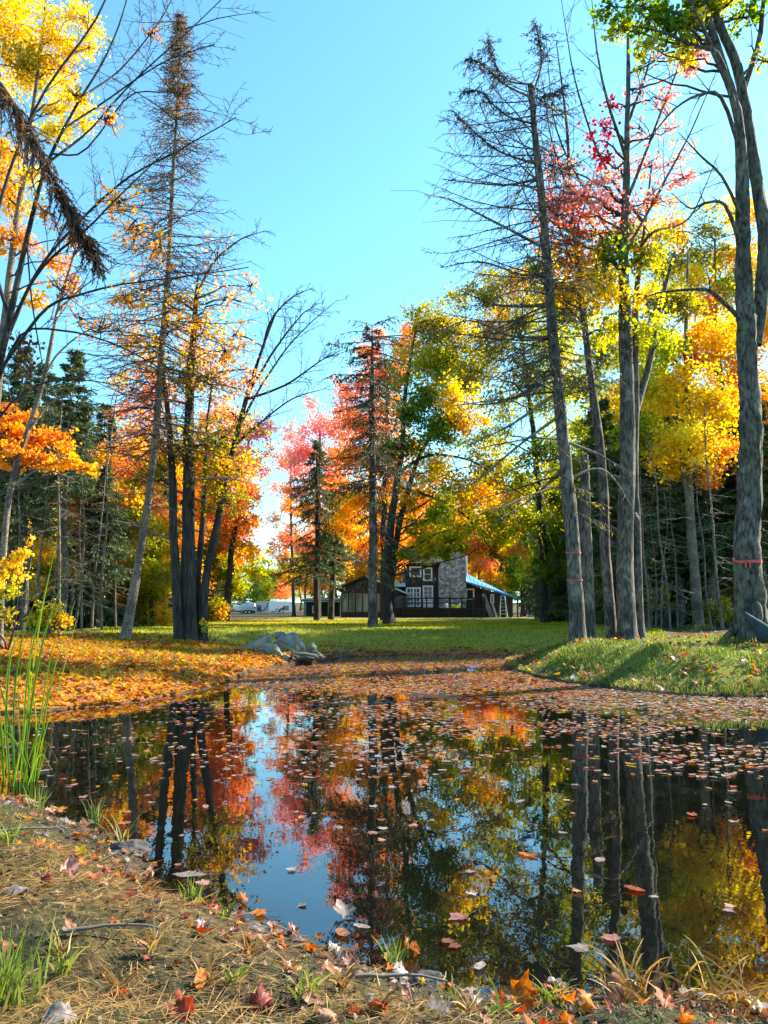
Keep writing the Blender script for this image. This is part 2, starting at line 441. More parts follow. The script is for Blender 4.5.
def foliage(mb, c, r, n, size, mat, flat=.6, puffs=None, twigmat=None):
    """one clump of leaves made of smaller flattened sprays"""
    k = puffs or max(8, int(8 + r * 7))
    pc = norm(R.normal(size=(k, 3))) * (R.random(k) ** .5)[:, None] * r * 1.08
    pc[:, 2] *= .8
    pr = r * (.22 + .30 * R.random(k))
    which = R.integers(0, k, n)
    off = R.normal(size=(n, 3)) * .78
    off[:, 2] = off[:, 2] * flat
    tilt = R.normal(size=(k, 2)) * .35
    off[:, 2] += (off[:, :2] * tilt[which]).sum(1)
    pts = c + pc[which] + off * pr[which][:, None]
    base = R.random(k)
    rnd = np.clip(base[which] * .5 + R.random(n) * .5, 0, 1)
    leaves(mb, pts, size, mat, rnd=rnd)
    if twigmat is not None:
        for i in range(k):
            q = wiggle(c + R.normal(size=3) * r * .1, pc[i], np.linalg.norm(pc[i]) + pr[i] * .6, 5, .15)
            mb.tube(q, np.linspace(.014, .004, 5), 3, twigmat, cap=False)

class Tree:
    def __init__(self, name, label, cat, base, bark, group=None, twig=None):
        self.base = np.asarray(base, float)
        self.o = thing(name, label, cat, self.base, group)
        self.bark = bark; self.twig = twig or BK_TWIG
        self.mats = [self.twig]; self.crown = MB(); self.trunks = []
    def mi(self, m):
        m = LM[m] if isinstance(m, str) else m
        if m not in self.mats: self.mats.append(m)
        return self.mats.index(m)
    def trunk(self, pts, rad, name='trunk', **kw):
        t = MB(); c, r = trunk_mesh(t, pts, rad, seed=int(R.integers(1e4)), **kw)
        t.build(name, self.bark, self.o, self.base); self.trunks.append((c, r)); return c, r
    def limb(self, pts, r0, r1, sides=7, k=7, lenf=.33, level=2, n=16, lift=.05, name='limb', minr=.004, bark=None):
        pts = [np.asarray(p, float) for p in pts]
        if self.trunks:
            cand = [(np.linalg.norm(c[i] - pts[0]), tuple(c[i])) for c, r in self.trunks for i in range(len(c))]
            dm, cp = min(cand)
            if dm < 1.1 and name != 'root': pts[0] = np.array(cp)
        t = MB(); c = curve(pts, n)
        c = c + np.concatenate([np.zeros((1, 3)), np.cumsum(R.normal(size=(n - 1, 3)), 0) * r0 * .12])
        t.tube(c, np.linspace(r0, r1, n), sides, 0, .12, int(R.integers(1e4)))
        t.build(name, bark or self.bark, self.o, self.base)
        if k: sprout(self.crown, c, r0 * .7, level, k, lenf, mat=0, lift=lift, minr=minr)
        return c
    def branch_to(self, target, r0=.03, up=.35):
        best = None
        for c, r in self.trunks:
            dz = target[2] - up * np.linalg.norm(target[:2] - c[:, :2], axis=1) - c[:, 2]
            i = int(np.argmin(np.abs(dz) + .15 * np.linalg.norm(target[:2] - c[:, :2], axis=1)))
            s = abs(dz[i]) + .3 * np.linalg.norm(target - c[i])
            if best is None or s < best[0]: best = (s, c[i], r[i])
        _, p, rr = best
        r0 = min(r0, rr * .6); m = (p + target) / 2 + np.array([0, 0, .08 * np.linalg.norm(target - p)]) + R.normal(size=3) * .06 * np.linalg.norm(target - p)
        q = curve([p, m, target], 9); q[1:-1] += R.normal(size=(7, 3)) * r0 * .8
        self.crown.tube(q, np.linspace(r0, r0 * .35, 9), 5, 0, cap=False)
        return q
    def clump(self, x, y, Y, rpx, mat, dens=1.0, size=.1, dy=None, connect=True, flat=.6):
        size *= .76; Y = Y + (R.normal() * (rpx * Y / F) * .6 if dy is None else dy)
        c = P(x, y, Y); r = rpx * Y / F
        spx = size * F / Y
        n = int(dens * DENS * math.pi * rpx ** 2 / (.45 * spx * spx))
        if connect and self.trunks: self.branch_to(c, .02 + .03 * r)
        foliage(self.crown, c, r, n, size, self.mi(mat), flat, twigmat=0)
    def clump_m(self, c, r, n, size, mat):
        c = np.asarray(c, float); self.branch_to(c, .02 + .02 * r); foliage(self.crown, c, r, n, size, self.mi(mat), .6, twigmat=0)
    def done(self):
        if self.crown.v: self.crown.build('crown', self.mats, self.o, self.base)
        return self.o

def base_at(x, Y):
    X = P(x, 612, Y)[0]; return np.array([X, Y, gz(X, Y)])

def path_px(pts, Y, sink=True):
    """points (x, y[, dY]) of a trunk in the picture -> world points round depth Y"""
    out = [P(p[0], p[1], Y + (p[2] if len(p) > 2 else 0)) for p in pts]
    if sink:
        b = base_at(pts[0][0], Y); out[0] = b - np.array([0, 0, .12])
    return out

def needles_on(mb, path, n, L, W, mat, spread=.8, hang=0., t0=.0):
    if n <= 0: return
    t = t0 + (1 - t0) * R.random(n); k = t * (len(path) - 1); i = np.minimum(k.astype(int), len(path) - 2); u = (k - i)[:, None]
    p = path[i] * (1 - u) + path[i + 1] * u
    d = norm(path[i + 1] - path[i])
    ax = norm(d + norm(R.normal(size=(n, 3))) * spread + np.array([0, 0, -hang]))
    kites(mb, p, ax, norm(R.normal(size=(n, 3)) + np.array([0, 0, .5])), L * (.6 + .8 * R.random(n)), W, mat, fold=.1)

def conifer(mb, tc, tr, zlo, n, Lf, droop=.10, tip=.12, twigs=8, ndl=5, nl=.2, nw=.05, mat=1, twigmat=0, hang=.2, twl=.4, azf=None, rb=.016, nseg=6, start=-.1):
    """whorled conifer branches with needle sprays on a trunk centre line tc"""
    z0 = tc[0][2]; H = tc[-1][2] - z0; sd_ = int(R.integers(999))
    for j in range(n):
        t = zlo + (1 - zlo) * (j + R.random()) / n
        z = z0 + t * H; i = int(np.clip(np.searchsorted(tc[:, 2], z), 1, len(tc) - 1)); u = (z - tc[i - 1][2]) / (tc[i][2] - tc[i - 1][2] + 1e-9)
        p = tc[i - 1] * (1 - u) + tc[i] * u
        az = R.random() * 2 * math.pi
        L = Lf((t - zlo) / (1 - zlo), az) * (.35 + .95 * R.random()) * (.75 + .7 * (.5 + vnoise(t * 9, az * 1.2, sd_)))
        if L < .05: continue
        d = np.array([math.cos(az), math.sin(az), start + .5 * max(0, t - .6)])
        q = [p]; dd = norm(d); st = L / (nseg - 1)
        for s in range(nseg - 1):
            dd = norm(dd + np.array([0, 0, -droop + (droop + tip) * s / nseg * 1.3]) + R.normal(size=3) * .07)
            q.append(q[-1] + dd * st)
        q = np.array(q); r = max(.006, rb * (L ** .7))
        mb.tube(q, np.linspace(r, .004, nseg), 4 if r > .012 else 3, twigmat, cap=False)
        for w in range(twigs):
            tt = .18 + .8 * (w + R.random()) / twigs; k = tt * (nseg - 1); a = min(int(k), nseg - 2)
            pp = q[a] + (q[a + 1] - q[a]) * (k - a); d2 = norm(q[a + 1] - q[a])
            sd = norm(np.cross(d2, [0, 0, 1.0])) * (1 if w % 2 else -1)
            tl = (.12 + twl * L * (1 - tt * .75)) * (.6 + .7 * R.random())
            tw = wiggle(pp, d2 * .7 + sd * .8 + np.array([0, 0, -hang * R.random()]), tl, 4, .12, hang * .25)
            mb.tube(tw, np.linspace(.006, .003, 4), 3, twigmat, cap=False)
            if ndl: needles_on(mb, tw, int(ndl * (1 + tl * 2)), nl, nw, mat, .75, hang)
        if ndl: needles_on(mb, q, int(ndl * 2 * (1 + L)), nl, nw, mat, .8, hang * .6, .25)

# ================================================================== TREES
def rp(px, Y): return px * Y / F

# ---- leaning bare larch left of the pond
def larch():
    Y = 16.0
    T = Tree('larch_tree', 'tall thin leaning larch with pale lower trunk and bare feathery branches on the left bank', 'tree', base_at(126, Y), BK_PALE)
    c, r = T.trunk(path_px([(126, 637), (137, 570), (148, 500), (156, 420), (163, 340), (169, 260), (173, 180), (178, 90), (182, 14)], Y), [rp(v * 0.527, Y) for v in (8.5, 8, 7.2, 6.6, 5.8, 4.8, 3.8, 2.2, .5)])
    T.mi('rusty'); T.mi('olive')
    def Lf(t, az): return 2.5 * (1 - t) ** .95 * (.6 + .7 * t if t < .5 else 1.0) + .05
    conifer(T.crown, c, r, .28, 330, Lf, droop=.06, tip=.14, twigs=9, ndl=2, nl=.055, nw=.016, mat=1, hang=.25, rb=.011)
    conifer(T.crown, c, r, .80, 70, lambda t, a: .42 * (1 - t) + .05, droop=.03, tip=.1, twigs=6, ndl=5, nl=.055, nw=.018, mat=1, hang=.2)
    conifer(T.crown, c, r, .14, 46, lambda t, a: 1.5, droop=.05, tip=.05, twigs=5, ndl=0, hang=.1, rb=.012)
    conifer(T.crown, c, r, .45, 30, lambda t, a: .5, droop=.03, tip=.05, twigs=4, ndl=4, nl=.06, nw=.02, mat=2)
    T.done()
larch()

# ---- dark multi-stemmed tree beside it
def cluster():
    Y = 17.0
    T = Tree('maple_tree', 'dark maple clump of several trunks rising from one base beside the leaning larch', 'tree', base_at(190, Y), BK_DARK)
    T.trunk(path_px([(190, 634), (189, 560), (188, 470), (190, 400), (193, 340), (195, 305), (198, 275)], Y), [rp(v * 0.714, Y) for v in (10, 9.5, 8, 6.5, 5, 3, 1.2)])
    T.trunk(path_px([(181, 635), (175, 560), (171, 470), (168, 420), (164, 380), (160, 345)], Y - .15), [rp(v * 0.714, Y) for v in (6.5, 6, 5, 4, 2.6, 1)], flare=.4)
    T.trunk(path_px([(202, 634), (207, 575), (221, 505), (233, 450), (246, 400), (262, 350), (276, 312)], Y + .2), [rp(v * 0.714, Y) for v in (7, 5.8, 5, 4.2, 3.2, 2.2, 1)], flare=.4)
    T.trunk(path_px([(197, 634), (199, 560), (204, 500), (206, 440), (212, 380)], Y + .35), [rp(v * 0.714, Y) for v in (5, 4.5, 3.6, 2.6, 1)], flare=.3)
    for pts in ([(240, 425), (262, 385), (295, 340), (338, 300)], [(246, 402), (285, 385), (318, 362), (350, 345)], [(262, 350), (272, 320), (290, 300), (312, 290)],
                [(250, 395), (275, 350), (300, 318), (318, 305)], [(233, 450), (258, 425), (292, 398), (325, 388)], [(196, 300), (215, 260), (240, 240), (265, 232)]):
        T.limb([P(x, y, Y + .3) for x, y in pts], rp(1.7, Y), .006, 5, 16, .34, 2)
    for pts in ([(190, 440), (225, 430), (265, 435)], [(172, 470), (130, 455), (95, 450)], [(189, 500), (150, 480), (115, 470)], [(188, 480), (225, 478), (262, 488)],
                [(190, 410), (140, 395), (110, 385)], [(171, 520), (205, 535), (235, 548)], [(175, 540), (135, 525), (112, 520)], [(190, 380), (240, 370), (262, 372)]):
        T.limb([P(x, y, Y + R.normal() * .5) for x, y in pts], rp(1.6, Y), .005, 5, 9, .32, 1, bark=BK_PALETWIG, lift=0)
    for x, y, r, m, d in [(170, 330, 30, 'gold', .25), (192, 348, 28, 'orange', .35), (212, 385, 34, 'gold', .35), (165, 390, 26, 'salmon', .3), (215, 440, 34, 'olive', .45),
                          (236, 415, 26, 'gold', .4), (180, 450, 28, 'olive', .45), (150, 480, 24, 'olive', .4), (205, 330, 26, 'gold', .3), (225, 350, 22, 'gold', .3),
                          (235, 335, 18, 'orange', .25), (190, 300, 22, 'gold', .25), (215, 480, 26, 'olive', .4), (240, 470, 22, 'gold', .4), (140, 420, 22, 'salmon', .35),
                          (225, 300, 16, 'orange', .15), (250, 285, 14, 'orange', .12), (250, 380, 24, 'gold', .2), (130, 230, 30, 'salmon', .05), (140, 290, 34, 'orange', .10), (120, 330, 28, 'orange', .10), (215, 250, 26, 'orange', .05), (235, 300, 24, 'orange', .10), (150, 350, 26, 'gold', .2), (160, 450, 28, 'gold', .35), (200, 440, 26, 'gold', .4), (225, 500, 24, 'olive', .4), (185, 380, 28, 'olive', .35), (145, 395, 22, 'salmon', .3)]:
        T.clump(x, y, Y, r, {'orange': 'peach', 'gold': 'peach' if (x + y) % 3 == 0 else 'gold'}.get(m, m), d * .72, .095)
    T.done()
cluster()

# ---- dead spruce with the snapped top, right bank
def dead_spruce():
    Y = 14.5
    T = Tree('dead_spruce', 'dead spruce with snapped top and long drooping bare branches on the right bank', 'tree', base_at(577, Y), BK_GREY)
    dc, dr = T.trunk(path_px([(577, 638), (574, 560), (567, 480), (559, 400), (552, 330), (547, 260), (539, 170), (530, 84)], Y), [rp(v * 0.689, Y) for v in (11, 10.3, 9.6, 8.6, 7.6, 7, 5.6, 4.2)], flare=.45)
    T.mi('skyblue_twig'); T.mi('olive')
    def Lf(t, az):
        s = 1.0 if math.cos(az) < .2 else .55
        return s * (1.75 if t < .45 else 1.9 - .9 * (t - .45))
    conifer(T.crown, dc, dr, .42, 120, Lf, droop=.05, tip=.16, twigs=13, ndl=3, nl=.07, nw=.012, mat=1, hang=.5, rb=.011, start=.05)
    conifer(T.crown, dc, dr, .22, 60, lambda t, a: 1.9 if math.cos(a) < .3 else 1.0, droop=.10, tip=.06, twigs=13, ndl=2, nl=.07, nw=.012, mat=2, hang=.6, rb=.011)
    for pts, k in (([(529, 95), (541, 66), (539, 42), (534, 22)], 8), ([(529, 90), (507, 80), (492, 58), (488, 36)], 8), ([(530, 100), (505, 84), (482, 62), (466, 58)], 8),
                   ([(531, 125), (505, 115), (480, 92), (462, 92)], 8), ([(533, 160), (500, 152), (470, 128), (452, 110)], 9), ([(531, 92), (548, 94), (566, 84)], 5)):
        q = T.limb([P(x, y, Y + R.normal() * .2) for x, y in pts], rp(1.5, Y), .006, 4, 6, .3, 1, lift=-.05)
        needles_on(T.crown, q, 150, .10, .018, 1, 1.0, .6, .35)
        for j in range(40):
            p = q[int((.4 + .6 * R.random()) * (len(q) - 1))]
            w = wiggle(p, norm(R.normal(size=3)) + np.array([0, 0, -.6]), .18 + .2 * R.random(), 4, .15)
            T.crown.tube(w, np.linspace(.006, .003, 4), 3, 0, cap=False); needles_on(T.crown, w, 10, .08, .018, 1, .9, .5)
    for pts in ([(548, 285), (520, 275), (480, 262), (440, 268)], [(552, 330), (510, 335), (470, 320), (430, 335)], [(556, 370), (520, 395), (485, 405), (450, 400)],
                [(550, 300), (500, 305), (460, 290)], [(560, 420), (520, 445), (480, 480), (455, 490)], [(558, 395), (510, 425), (470, 445)], [(566, 470), (530, 500), (500, 520)],
                [(545, 240), (500, 225), (450, 200), (425, 195)], [(541, 200), (500, 185), (440, 178)], [(562, 440), (600, 455), (628, 470)], [(565, 470), (605, 470), (640, 520)]):
        q = T.limb([P(x, y, Y + R.normal() * .4) for x, y in pts], rp(1.8, Y), .006, 5, 10, .3, 1, lift=-.06, bark=BK_PALETWIG if pts[0][1] > 380 else None)
        needles_on(T.crown, q, 40, .10, .02, 1, .9, .5, .3)
    T.done(); return dc, dr
DSC, DSR = dead_spruce()
Yd = 15.3
T = Tree('dead_stub', 'grey weathered dead trunk standing right behind the snapped spruce', 'tree', base_at(588, Yd), BK_GREY)
T.trunk(path_px([(588, 633), (587, 570), (585, 510), (584, 455)], Yd), [rp(v, Yd) for v in (7, 6.5, 6, 4)], flare=.3)
T.limb([P(584, 500, Yd), P(600, 480, Yd), P(614, 475, Yd)], .02, .006, 4, 4, .3, 1)
T.done()

# ---- slim leaning maple between
def slim_maple():
    Y = 16.0
    T = Tree('maple_tree', 'slim leaning grey maple between the snapped spruce and the double trunk', 'tree', base_at(612, Y), BK_GREY)
    T.trunk(path_px([(612, 636), (606, 560), (603, 480), (594, 400), (586, 330), (578, 270), (571, 200), (566, 120), (556, 40)], Y), [rp(v * 0.720, Y) for v in (7.5, 7, 6.5, 5.6, 4.6, 4, 3, 2, .7)], flare=.4)
    for pts in ([(580, 285), (560, 230), (548, 180), (540, 130)], [(575, 240), (590, 190), (600, 140)], [(571, 200), (552, 140), (540, 70)], [(586, 330), (560, 300), (535, 285)]):
        T.limb([P(x, y, Y) for x, y in pts], rp(1.5, Y), .005, 5, 6, .3, 2)
    for x, y, r, m, d in [(560, 262, 24, 'gold', .5), (545, 290, 22, 'yellow', .45), (576, 320, 24, 'yg', .5), (590, 285, 26, 'yellow', .7), (568, 300, 22, 'yellow', .55), (610, 300, 18, 'yellow', .5),
                          (535, 270, 20, 'yg', .4), (600, 330, 20, 'yg', .5), (580, 200, 26, 'pink', .12), (552, 165, 22, 'pink', .08), (540, 215, 20, 'pink', .12), (590, 235, 26, 'salmon', .2), (565, 225, 24, 'salmon', .15)]:
        T.clump(x, y, Y, r, m, d, .11)
    T.done()
slim_maple()

# ---- double trunk maple right of it
def double_maple():
    Y = 15.5
    T = Tree('maple_tree', 'double trunked grey maple with bare upper limbs and scattered pink leaves', 'tree', base_at(629, Y), BK_GREY)
    T.trunk(path_px([(626, 635), (625, 560), (627, 470), (627, 400), (626, 330), (624, 285), (625, 230), (627, 170), (628, 90), (628, 20), (628, -60)], Y), [rp(v * 0.779, Y) for v in (12, 10.5, 10, 9.5, 8.5, 7, 5.5, 4.4, 3, 2, 1)], flare=.7)
    T.trunk(path_px([(638, 634), (636, 560), (634, 470), (634, 400), (635, 330), (638, 280), (646, 220), (652, 160)], Y + .25), [rp(v * 0.779, Y) for v in (7.5, 6.5, 6, 5.5, 5, 3.6, 2, 1)], flare=.7)
    T.limb([P(x, y, Y + .5) for x, y in [(637, 420), (648, 370), (656, 330), (664, 290), (676, 250)]], rp(4, Y), rp(1.5, Y), 8, 6, .3, 2)
    for pts in ([(627, 225), (603, 165), (575, 80), (560, -10)], [(627, 200), (650, 140), (680, 60), (705, -20)], [(628, 150), (600, 70), (590, -20)], [(627, 235), (660, 190), (692, 130), (722, 60)],
                [(625, 250), (590, 200), (556, 130), (545, 40)], [(628, 120), (650, 60), (660, 0)], [(626, 260), (655, 230), (690, 215), (720, 150)], [(625, 270), (600, 235), (570, 205), (540, 190)]):
        T.limb([P(x, y, Y + R.normal() * .6) for x, y in pts], rp(2.0, Y), .006, 5, 7, .28, 2, lift=.1)
    for x, y, r, m, d in [(604, 128, 15, 'red', .22), (598, 155, 15, 'red', .3), (612, 105, 11, 'red', .2), (590, 140, 12, 'red', .14), (640, 90, 16, 'pink', .08), (655, 60, 14, 'pink', .08), (560, 170, 18, 'pink', .12), (665, 100, 18, 'pink', .25), (688, 70, 18, 'pink', .3),
                          (650, 165, 18, 'pink', .22), (600, 215, 30, 'pink', .24), (580, 200, 26, 'pink', .2), (618, 235, 24, 'salmon', .3), (560, 190, 26, 'pink', .1), (640, 215, 26, 'pink', .12), (670, 165, 24, 'pink', .1), (615, 170, 28, 'salmon', .1), (545, 240, 22, 'salmon', .15), (684, 178, 16, 'pink', .35), (655, 200, 18, 'salmon', .2),
                          (700, 55, 12, 'pink', .25), (640, 130, 14, 'pink', .15), (670, 130, 12, 'pink', .2), (560, 215, 18, 'pink', .3), (640, 260, 22, 'olive', .5), (612, 262, 20, 'green', .6), (600, 245, 18, 'olive', .5),
                          (655, 250, 22, 'yg', .5), (628, 240, 18, 'green', .5), (640, 300, 22, 'yellow', .4), (605, 290, 24, 'yellow', .6), (585, 265, 20, 'yellow', .5), (650, 330, 22, 'yg', .4), (575, 230, 14, 'red', .2), (605, 180, 20, 'pink', .2)]:
        T.clump(x, y, Y, r, m, d, .105)
    T.done()
double_maple()

# ---- big rough trunk at the right edge
def big_maple():
    Y = 12.3
    T = Tree('maple_tree', 'big rough barked maple with a flared root base and forked top at the right edge', 'tree', base_at(751, Y), BK_BIG)
    bc, br = T.trunk(path_px([(752, 637), (750, 590), (749, 540), (750, 470), (748, 400), (747, 330), (744, 260), (742, 190), (740, 120), (724, 66), (706, 10), (690, -50)], Y),
            [rp(v * 0.792, Y) for v in (16.5, 15.8, 15, 14, 13, 12.2, 9.5, 8.5, 6, 5, 4.2, 3)], n=90, sides=26, flare=.6, rough=.26, flare_h=.32)
    T.trunk([P(x, y, Y + .15) for x, y in [(757, 345), (762, 290), (766, 240), (758, 190), (750, 140), (738, 70), (722, 30), (700, -20)]], [rp(v * 0.900, Y) for v in (6, 8.2, 8, 7, 6.4, 5.6, 5, 4)], name='trunk', n=60, sides=16, flare=0)
    T.limb([P(x, y, Y + .2) for x, y in [(748, 95), (756, 50), (762, 10), (766, -40)]], rp(3.4, Y), rp(2, Y), 7, 5, .3, 2)
    T.limb([P(x, y, Y - .1) for x, y in [(738, 128), (718, 58), (690, 47), (662, 35), (630, 28)]], rp(3.4, Y), .01, 7, 8, .28, 2)
    T.limb([P(x, y, Y - .3) for x, y in [(738, 140), (722, 97), (700, 95), (676, 110), (654, 134), (622, 156)]], rp(2.4, Y), .006, 6, 9, .25, 2)
    T.limb([P(x, y, Y - .5) for x, y in [(740, 205), (722, 176), (700, 156), (680, 133)]], rp(2.2, Y), .006, 6, 8, .3, 2)
    T.limb([P(x, y, Y - .4) for x, y in [(744, 245), (726, 206), (706, 203), (690, 209), (670, 194)]], rp(2.4, Y), .007, 6, 8, .28, 2)
    T.limb([P(x, y, Y - .4) for x, y in [(738, 318), (716, 296), (696, 290), (662, 293), (640, 300)]], rp(2.8, Y), .007, 6, 7, .3, 2)
    T.limb([P(x, y, Y - .2) for x, y in [(736, 90), (700, 20), (680, -30)]], rp(3, Y), .02, 6, 6, .3, 2)
    T.limb([P(x, y, Y) for x, y in [(755, 600), (742, 622), (726, 640)]], rp(7, Y), rp(3, Y), 8, 0, n=10, name='root')
    T.limb([P(x, y, Y - .2) for x, y in [(752, 605), (757, 628), (764, 645)]], rp(8, Y), rp(3, Y), 8, 0, n=10, name='root')
    for x, y, r, m, d in [(642, 8, 22, 'green', .9), (618, 26, 16, 'yg', .6), (668, 25, 22, 'green', .8), (690, 42, 18, 'yg', .7), (702, 8, 22, 'green', .8), (648, 46, 14, 'yg', .6), (682, 60, 13, 'yellow', .5),
                          (742, 18, 18, 'green', .5), (660, -20, 30, 'green', .8), (720, -20, 30, 'yg', .7), (610, 6, 16, 'green', .6), (762, 60, 12, 'olive', .3), (690, 22, 16, 'yellow', .5), (640, 70, 8, 'olive', .3), (760, -20, 25, 'green', .6)]:
        T.clump(x, y, Y, r, m, d, .11)
    T.done()
    return bc, br
BIGC, BIGR = big_maple()

# ---- birch-like pale trunk with the golden crown
def golden_birch():
    Y = 22.0
    T = Tree('birch_tree', 'pale ringed birch trunk under a glowing yellow crown in front of the right woods', 'tree', base_at(698, Y), BK_PALE)
    T.trunk(path_px([(698, 629), (695, 580), (691, 520), (688, 460), (687, 400), (686, 330), (688, 250)], Y), [rp(v * 0.850, Y) for v in (6, 5.6, 5.2, 4.4, 3.4, 2.4, 1)], flare=.3)
    T.limb([P(x, y, Y) for x, y in [(690, 510), (680, 450), (678, 400)]], rp(3, Y), .02, 6, 6, .3, 2)
    for x, y, r, m, d in [(668, 385, 30, 'yellow', .9), (710, 400, 30, 'yellow', .9), (650, 432, 26, 'yg', .8), (690, 440, 32, 'yellow', 1.0), (722, 455, 22, 'orange', .7), (660, 350, 26, 'yg', .8), (690, 345, 30, 'gold', .8),
                          (640, 390, 22, 'yg', .7), (650, 300, 24, 'olive', .7), (680, 300, 26, 'olive', .7), (715, 345, 26, 'gold', .8), (690, 366, 14, 'red', .6), (670, 465, 18, 'yellow', .7), (705, 475, 16, 'orange', .6), (630, 440, 18, 'yg', .6)]:
        T.clump(x, y, Y, r, m, d, .11)
    T.done()
golden_birch()
def golden_maple():
    Y = 26.0
    T = Tree('maple_tree', 'orange and gold maple crown glowing behind the big rough trunk at the right edge', 'tree', base_at(742, Y), BK_DARK)
    T.trunk(path_px([(742, 626), (738, 540), (730, 460), (722, 390), (716, 320), (715, 240)], Y), [rp(v, Y) for v in (5, 4.5, 4, 3, 2, 1)], flare=.3)
    for x, y, r, m, d in [(735, 440, 30, 'gold', .9), (755, 400, 28, 'orange', .8), (730, 375, 28, 'orange', .8), (745, 330, 28, 'gold', .8), (725, 290, 28, 'yg', .7), (700, 260, 26, 'olive', .7), (742, 255, 26, 'gold', .7),
                          (680, 232, 22, 'gold', .5), (765, 460, 26, 'gold', .8), (735, 480, 20, 'orange', .6), (770, 320, 30, 'gold', .8), (760, 270, 25, 'yellow', .6), (790, 400, 40, 'gold', .8), (800, 300, 40, 'yellow', .7), (715, 420, 22, 'gold', .8), (690, 420, 30, 'yellow', .7), (660, 410, 28, 'yellow', .7), (640, 350, 28, 'yg', .7), (620, 400, 26, 'yellow', .7), (720, 330, 30, 'yellow', .7), (690, 285, 28, 'yellow', .6), (655, 235, 22, 'gold', .35), (735, 215, 22, 'yellow', .45), (770, 220, 26, 'gold', .5), (705, 225, 20, 'olive', .4), (620, 330, 24, 'yellow', .5), (600, 440, 24, 'yg', .7), (640, 460, 22, 'yellow', .6), (610, 500, 18, 'yg', .35), (650, 500, 16, 'gold', .4), (720, 510, 18, 'olive', .4), (745, 500, 18, 'gold', .5), (665, 520, 14, 'olive', .3), (680, 395, 26, 'gold', .6),
                          (660, 270, 22, 'olive', .6), (700, 310, 22, 'salmon', .5)]:
        T.clump(x, y, Y, r, m, d, .12)
    T.done()
golden_maple()

# ---- double trunk maple on the lawn, hanging over the cabin
def lawn_maple():
    Y = 30.0
    T = Tree('maple_tree', 'forked maple on the lawn with a broad olive and yellow crown hanging over the cabin', 'tree', base_at(390, Y), BK_DARK)
    T.trunk(path_px([(389, 626), (387, 580), (390, 530), (396, 490), (402, 450), (405, 400), (412, 350), (420, 310)], Y), [rp(v * .78, Y) for v in (6.5, 5.6, 5.2, 4.2, 3.4, 2.6, 1.8, .8)], flare=.7)
    T.trunk(path_px([(391, 625), (392, 580), (398, 530), (408, 490), (420, 455), (440, 420), (455, 380)], Y + .3), [rp(v * .78, Y) for v in (5, 4.2, 4, 3.5, 2.6, 1.8, .8)], flare=.4)
    T.limb([P(x, y, Y - .5) for x, y in [(402, 470), (430, 455), (470, 460), (505, 480)]], rp(2, Y), .015, 6, 6, .3, 2)
    T.limb([P(x, y, Y - .5) for x, y in [(410, 488), (440, 500), (470, 520), (490, 548)]], rp(1.8, Y), .012, 6, 6, .3, 2)
    for x, y, r, m, d in [(425, 325, 24, 'olive', .8), (450, 345, 28, 'olive', .8), (432, 372, 30, 'yg', .8), (468, 370, 24, 'olive', .7), (412, 410, 24, 'green', .8), (440, 425, 28, 'green', .9), (400, 445, 24, 'green', .8),
                          (470, 420, 20, 'gold', .6), (432, 470, 24, 'yellow', .7), (460, 492, 24, 'yg', .8), (440, 510, 22, 'yg', .9), (470, 530, 18, 'yg', .8), (424, 532, 15, 'yg', .8), (495, 515, 20, 'yg', .8), (505, 535, 15, 'yg', .7),
                          (380, 455, 18, 'green', .7), (455, 400, 22, 'yellow', .6), (415, 355, 20, 'gold', .6), (440, 320, 18, 'olive', .5), (410, 500, 20, 'gold', .6), (448, 538, 12, 'yg', .8), (480, 500, 20, 'gold', .6),
                          (490, 460, 20, 'olive', .5), (418, 550, 12, 'yellow', .8), (436, 550, 12, 'yg', .8), (410, 557, 8, 'yg', .9), (427, 556, 9, 'yg', .8), (446, 555, 9, 'yg', .8), (460, 550, 8, 'yg', .7), (404, 552, 10, 'yg', .7), (452, 546, 9, 'yg', .7), (430, 400, 22, 'olive', .7), (462, 330, 16, 'yellow', .4), (400, 380, 18, 'olive', .5)]:
        T.clump(x, y, Y, r, m, d, .13)
    T.done()
lawn_maple()

# ---- sparse spruce in the middle of the lawn
def lawn_spruce():
    Y = 24.0
    T = Tree('spruce_tree', 'thin dying spruce with reddish top and sparse drooping branches in mid lawn', 'tree', base_at(373, Y), BK_GREY)
    c, r = T.trunk(path_px([(373, 629), (373, 560), (373, 480), (372, 410), (372, 360), (372, 326)], Y), [rp(v, Y) for v in (4.6, 4.2, 3.6, 2.8, 1.6, .4)], flare=.4)
    T.mi('needle'); T.mi('deadneedle'); T.mi('olive')
    conifer(T.crown, c, r, .45, 110, lambda t, a: 1.25 * (1 - t) ** .8 + .08, droop=.07, tip=.14, twigs=9, ndl=3, nl=.11, nw=.035, mat=2, hang=.25, rb=.014)
    conifer(T.crown, c, r, .16, 66, lambda t, a: 1.7 - .3 * t, droop=.13, tip=.08, twigs=8, ndl=2, nl=.12, nw=.03, mat=1, hang=.5, rb=.014, start=-.25)
    conifer(T.crown, c, r, .36, 30, lambda t, a: 1.3, droop=.09, tip=.08, twigs=8, ndl=6, nl=.13, nw=.04, mat=1, hang=.4, rb=.014)
    T.done()
lawn_spruce()

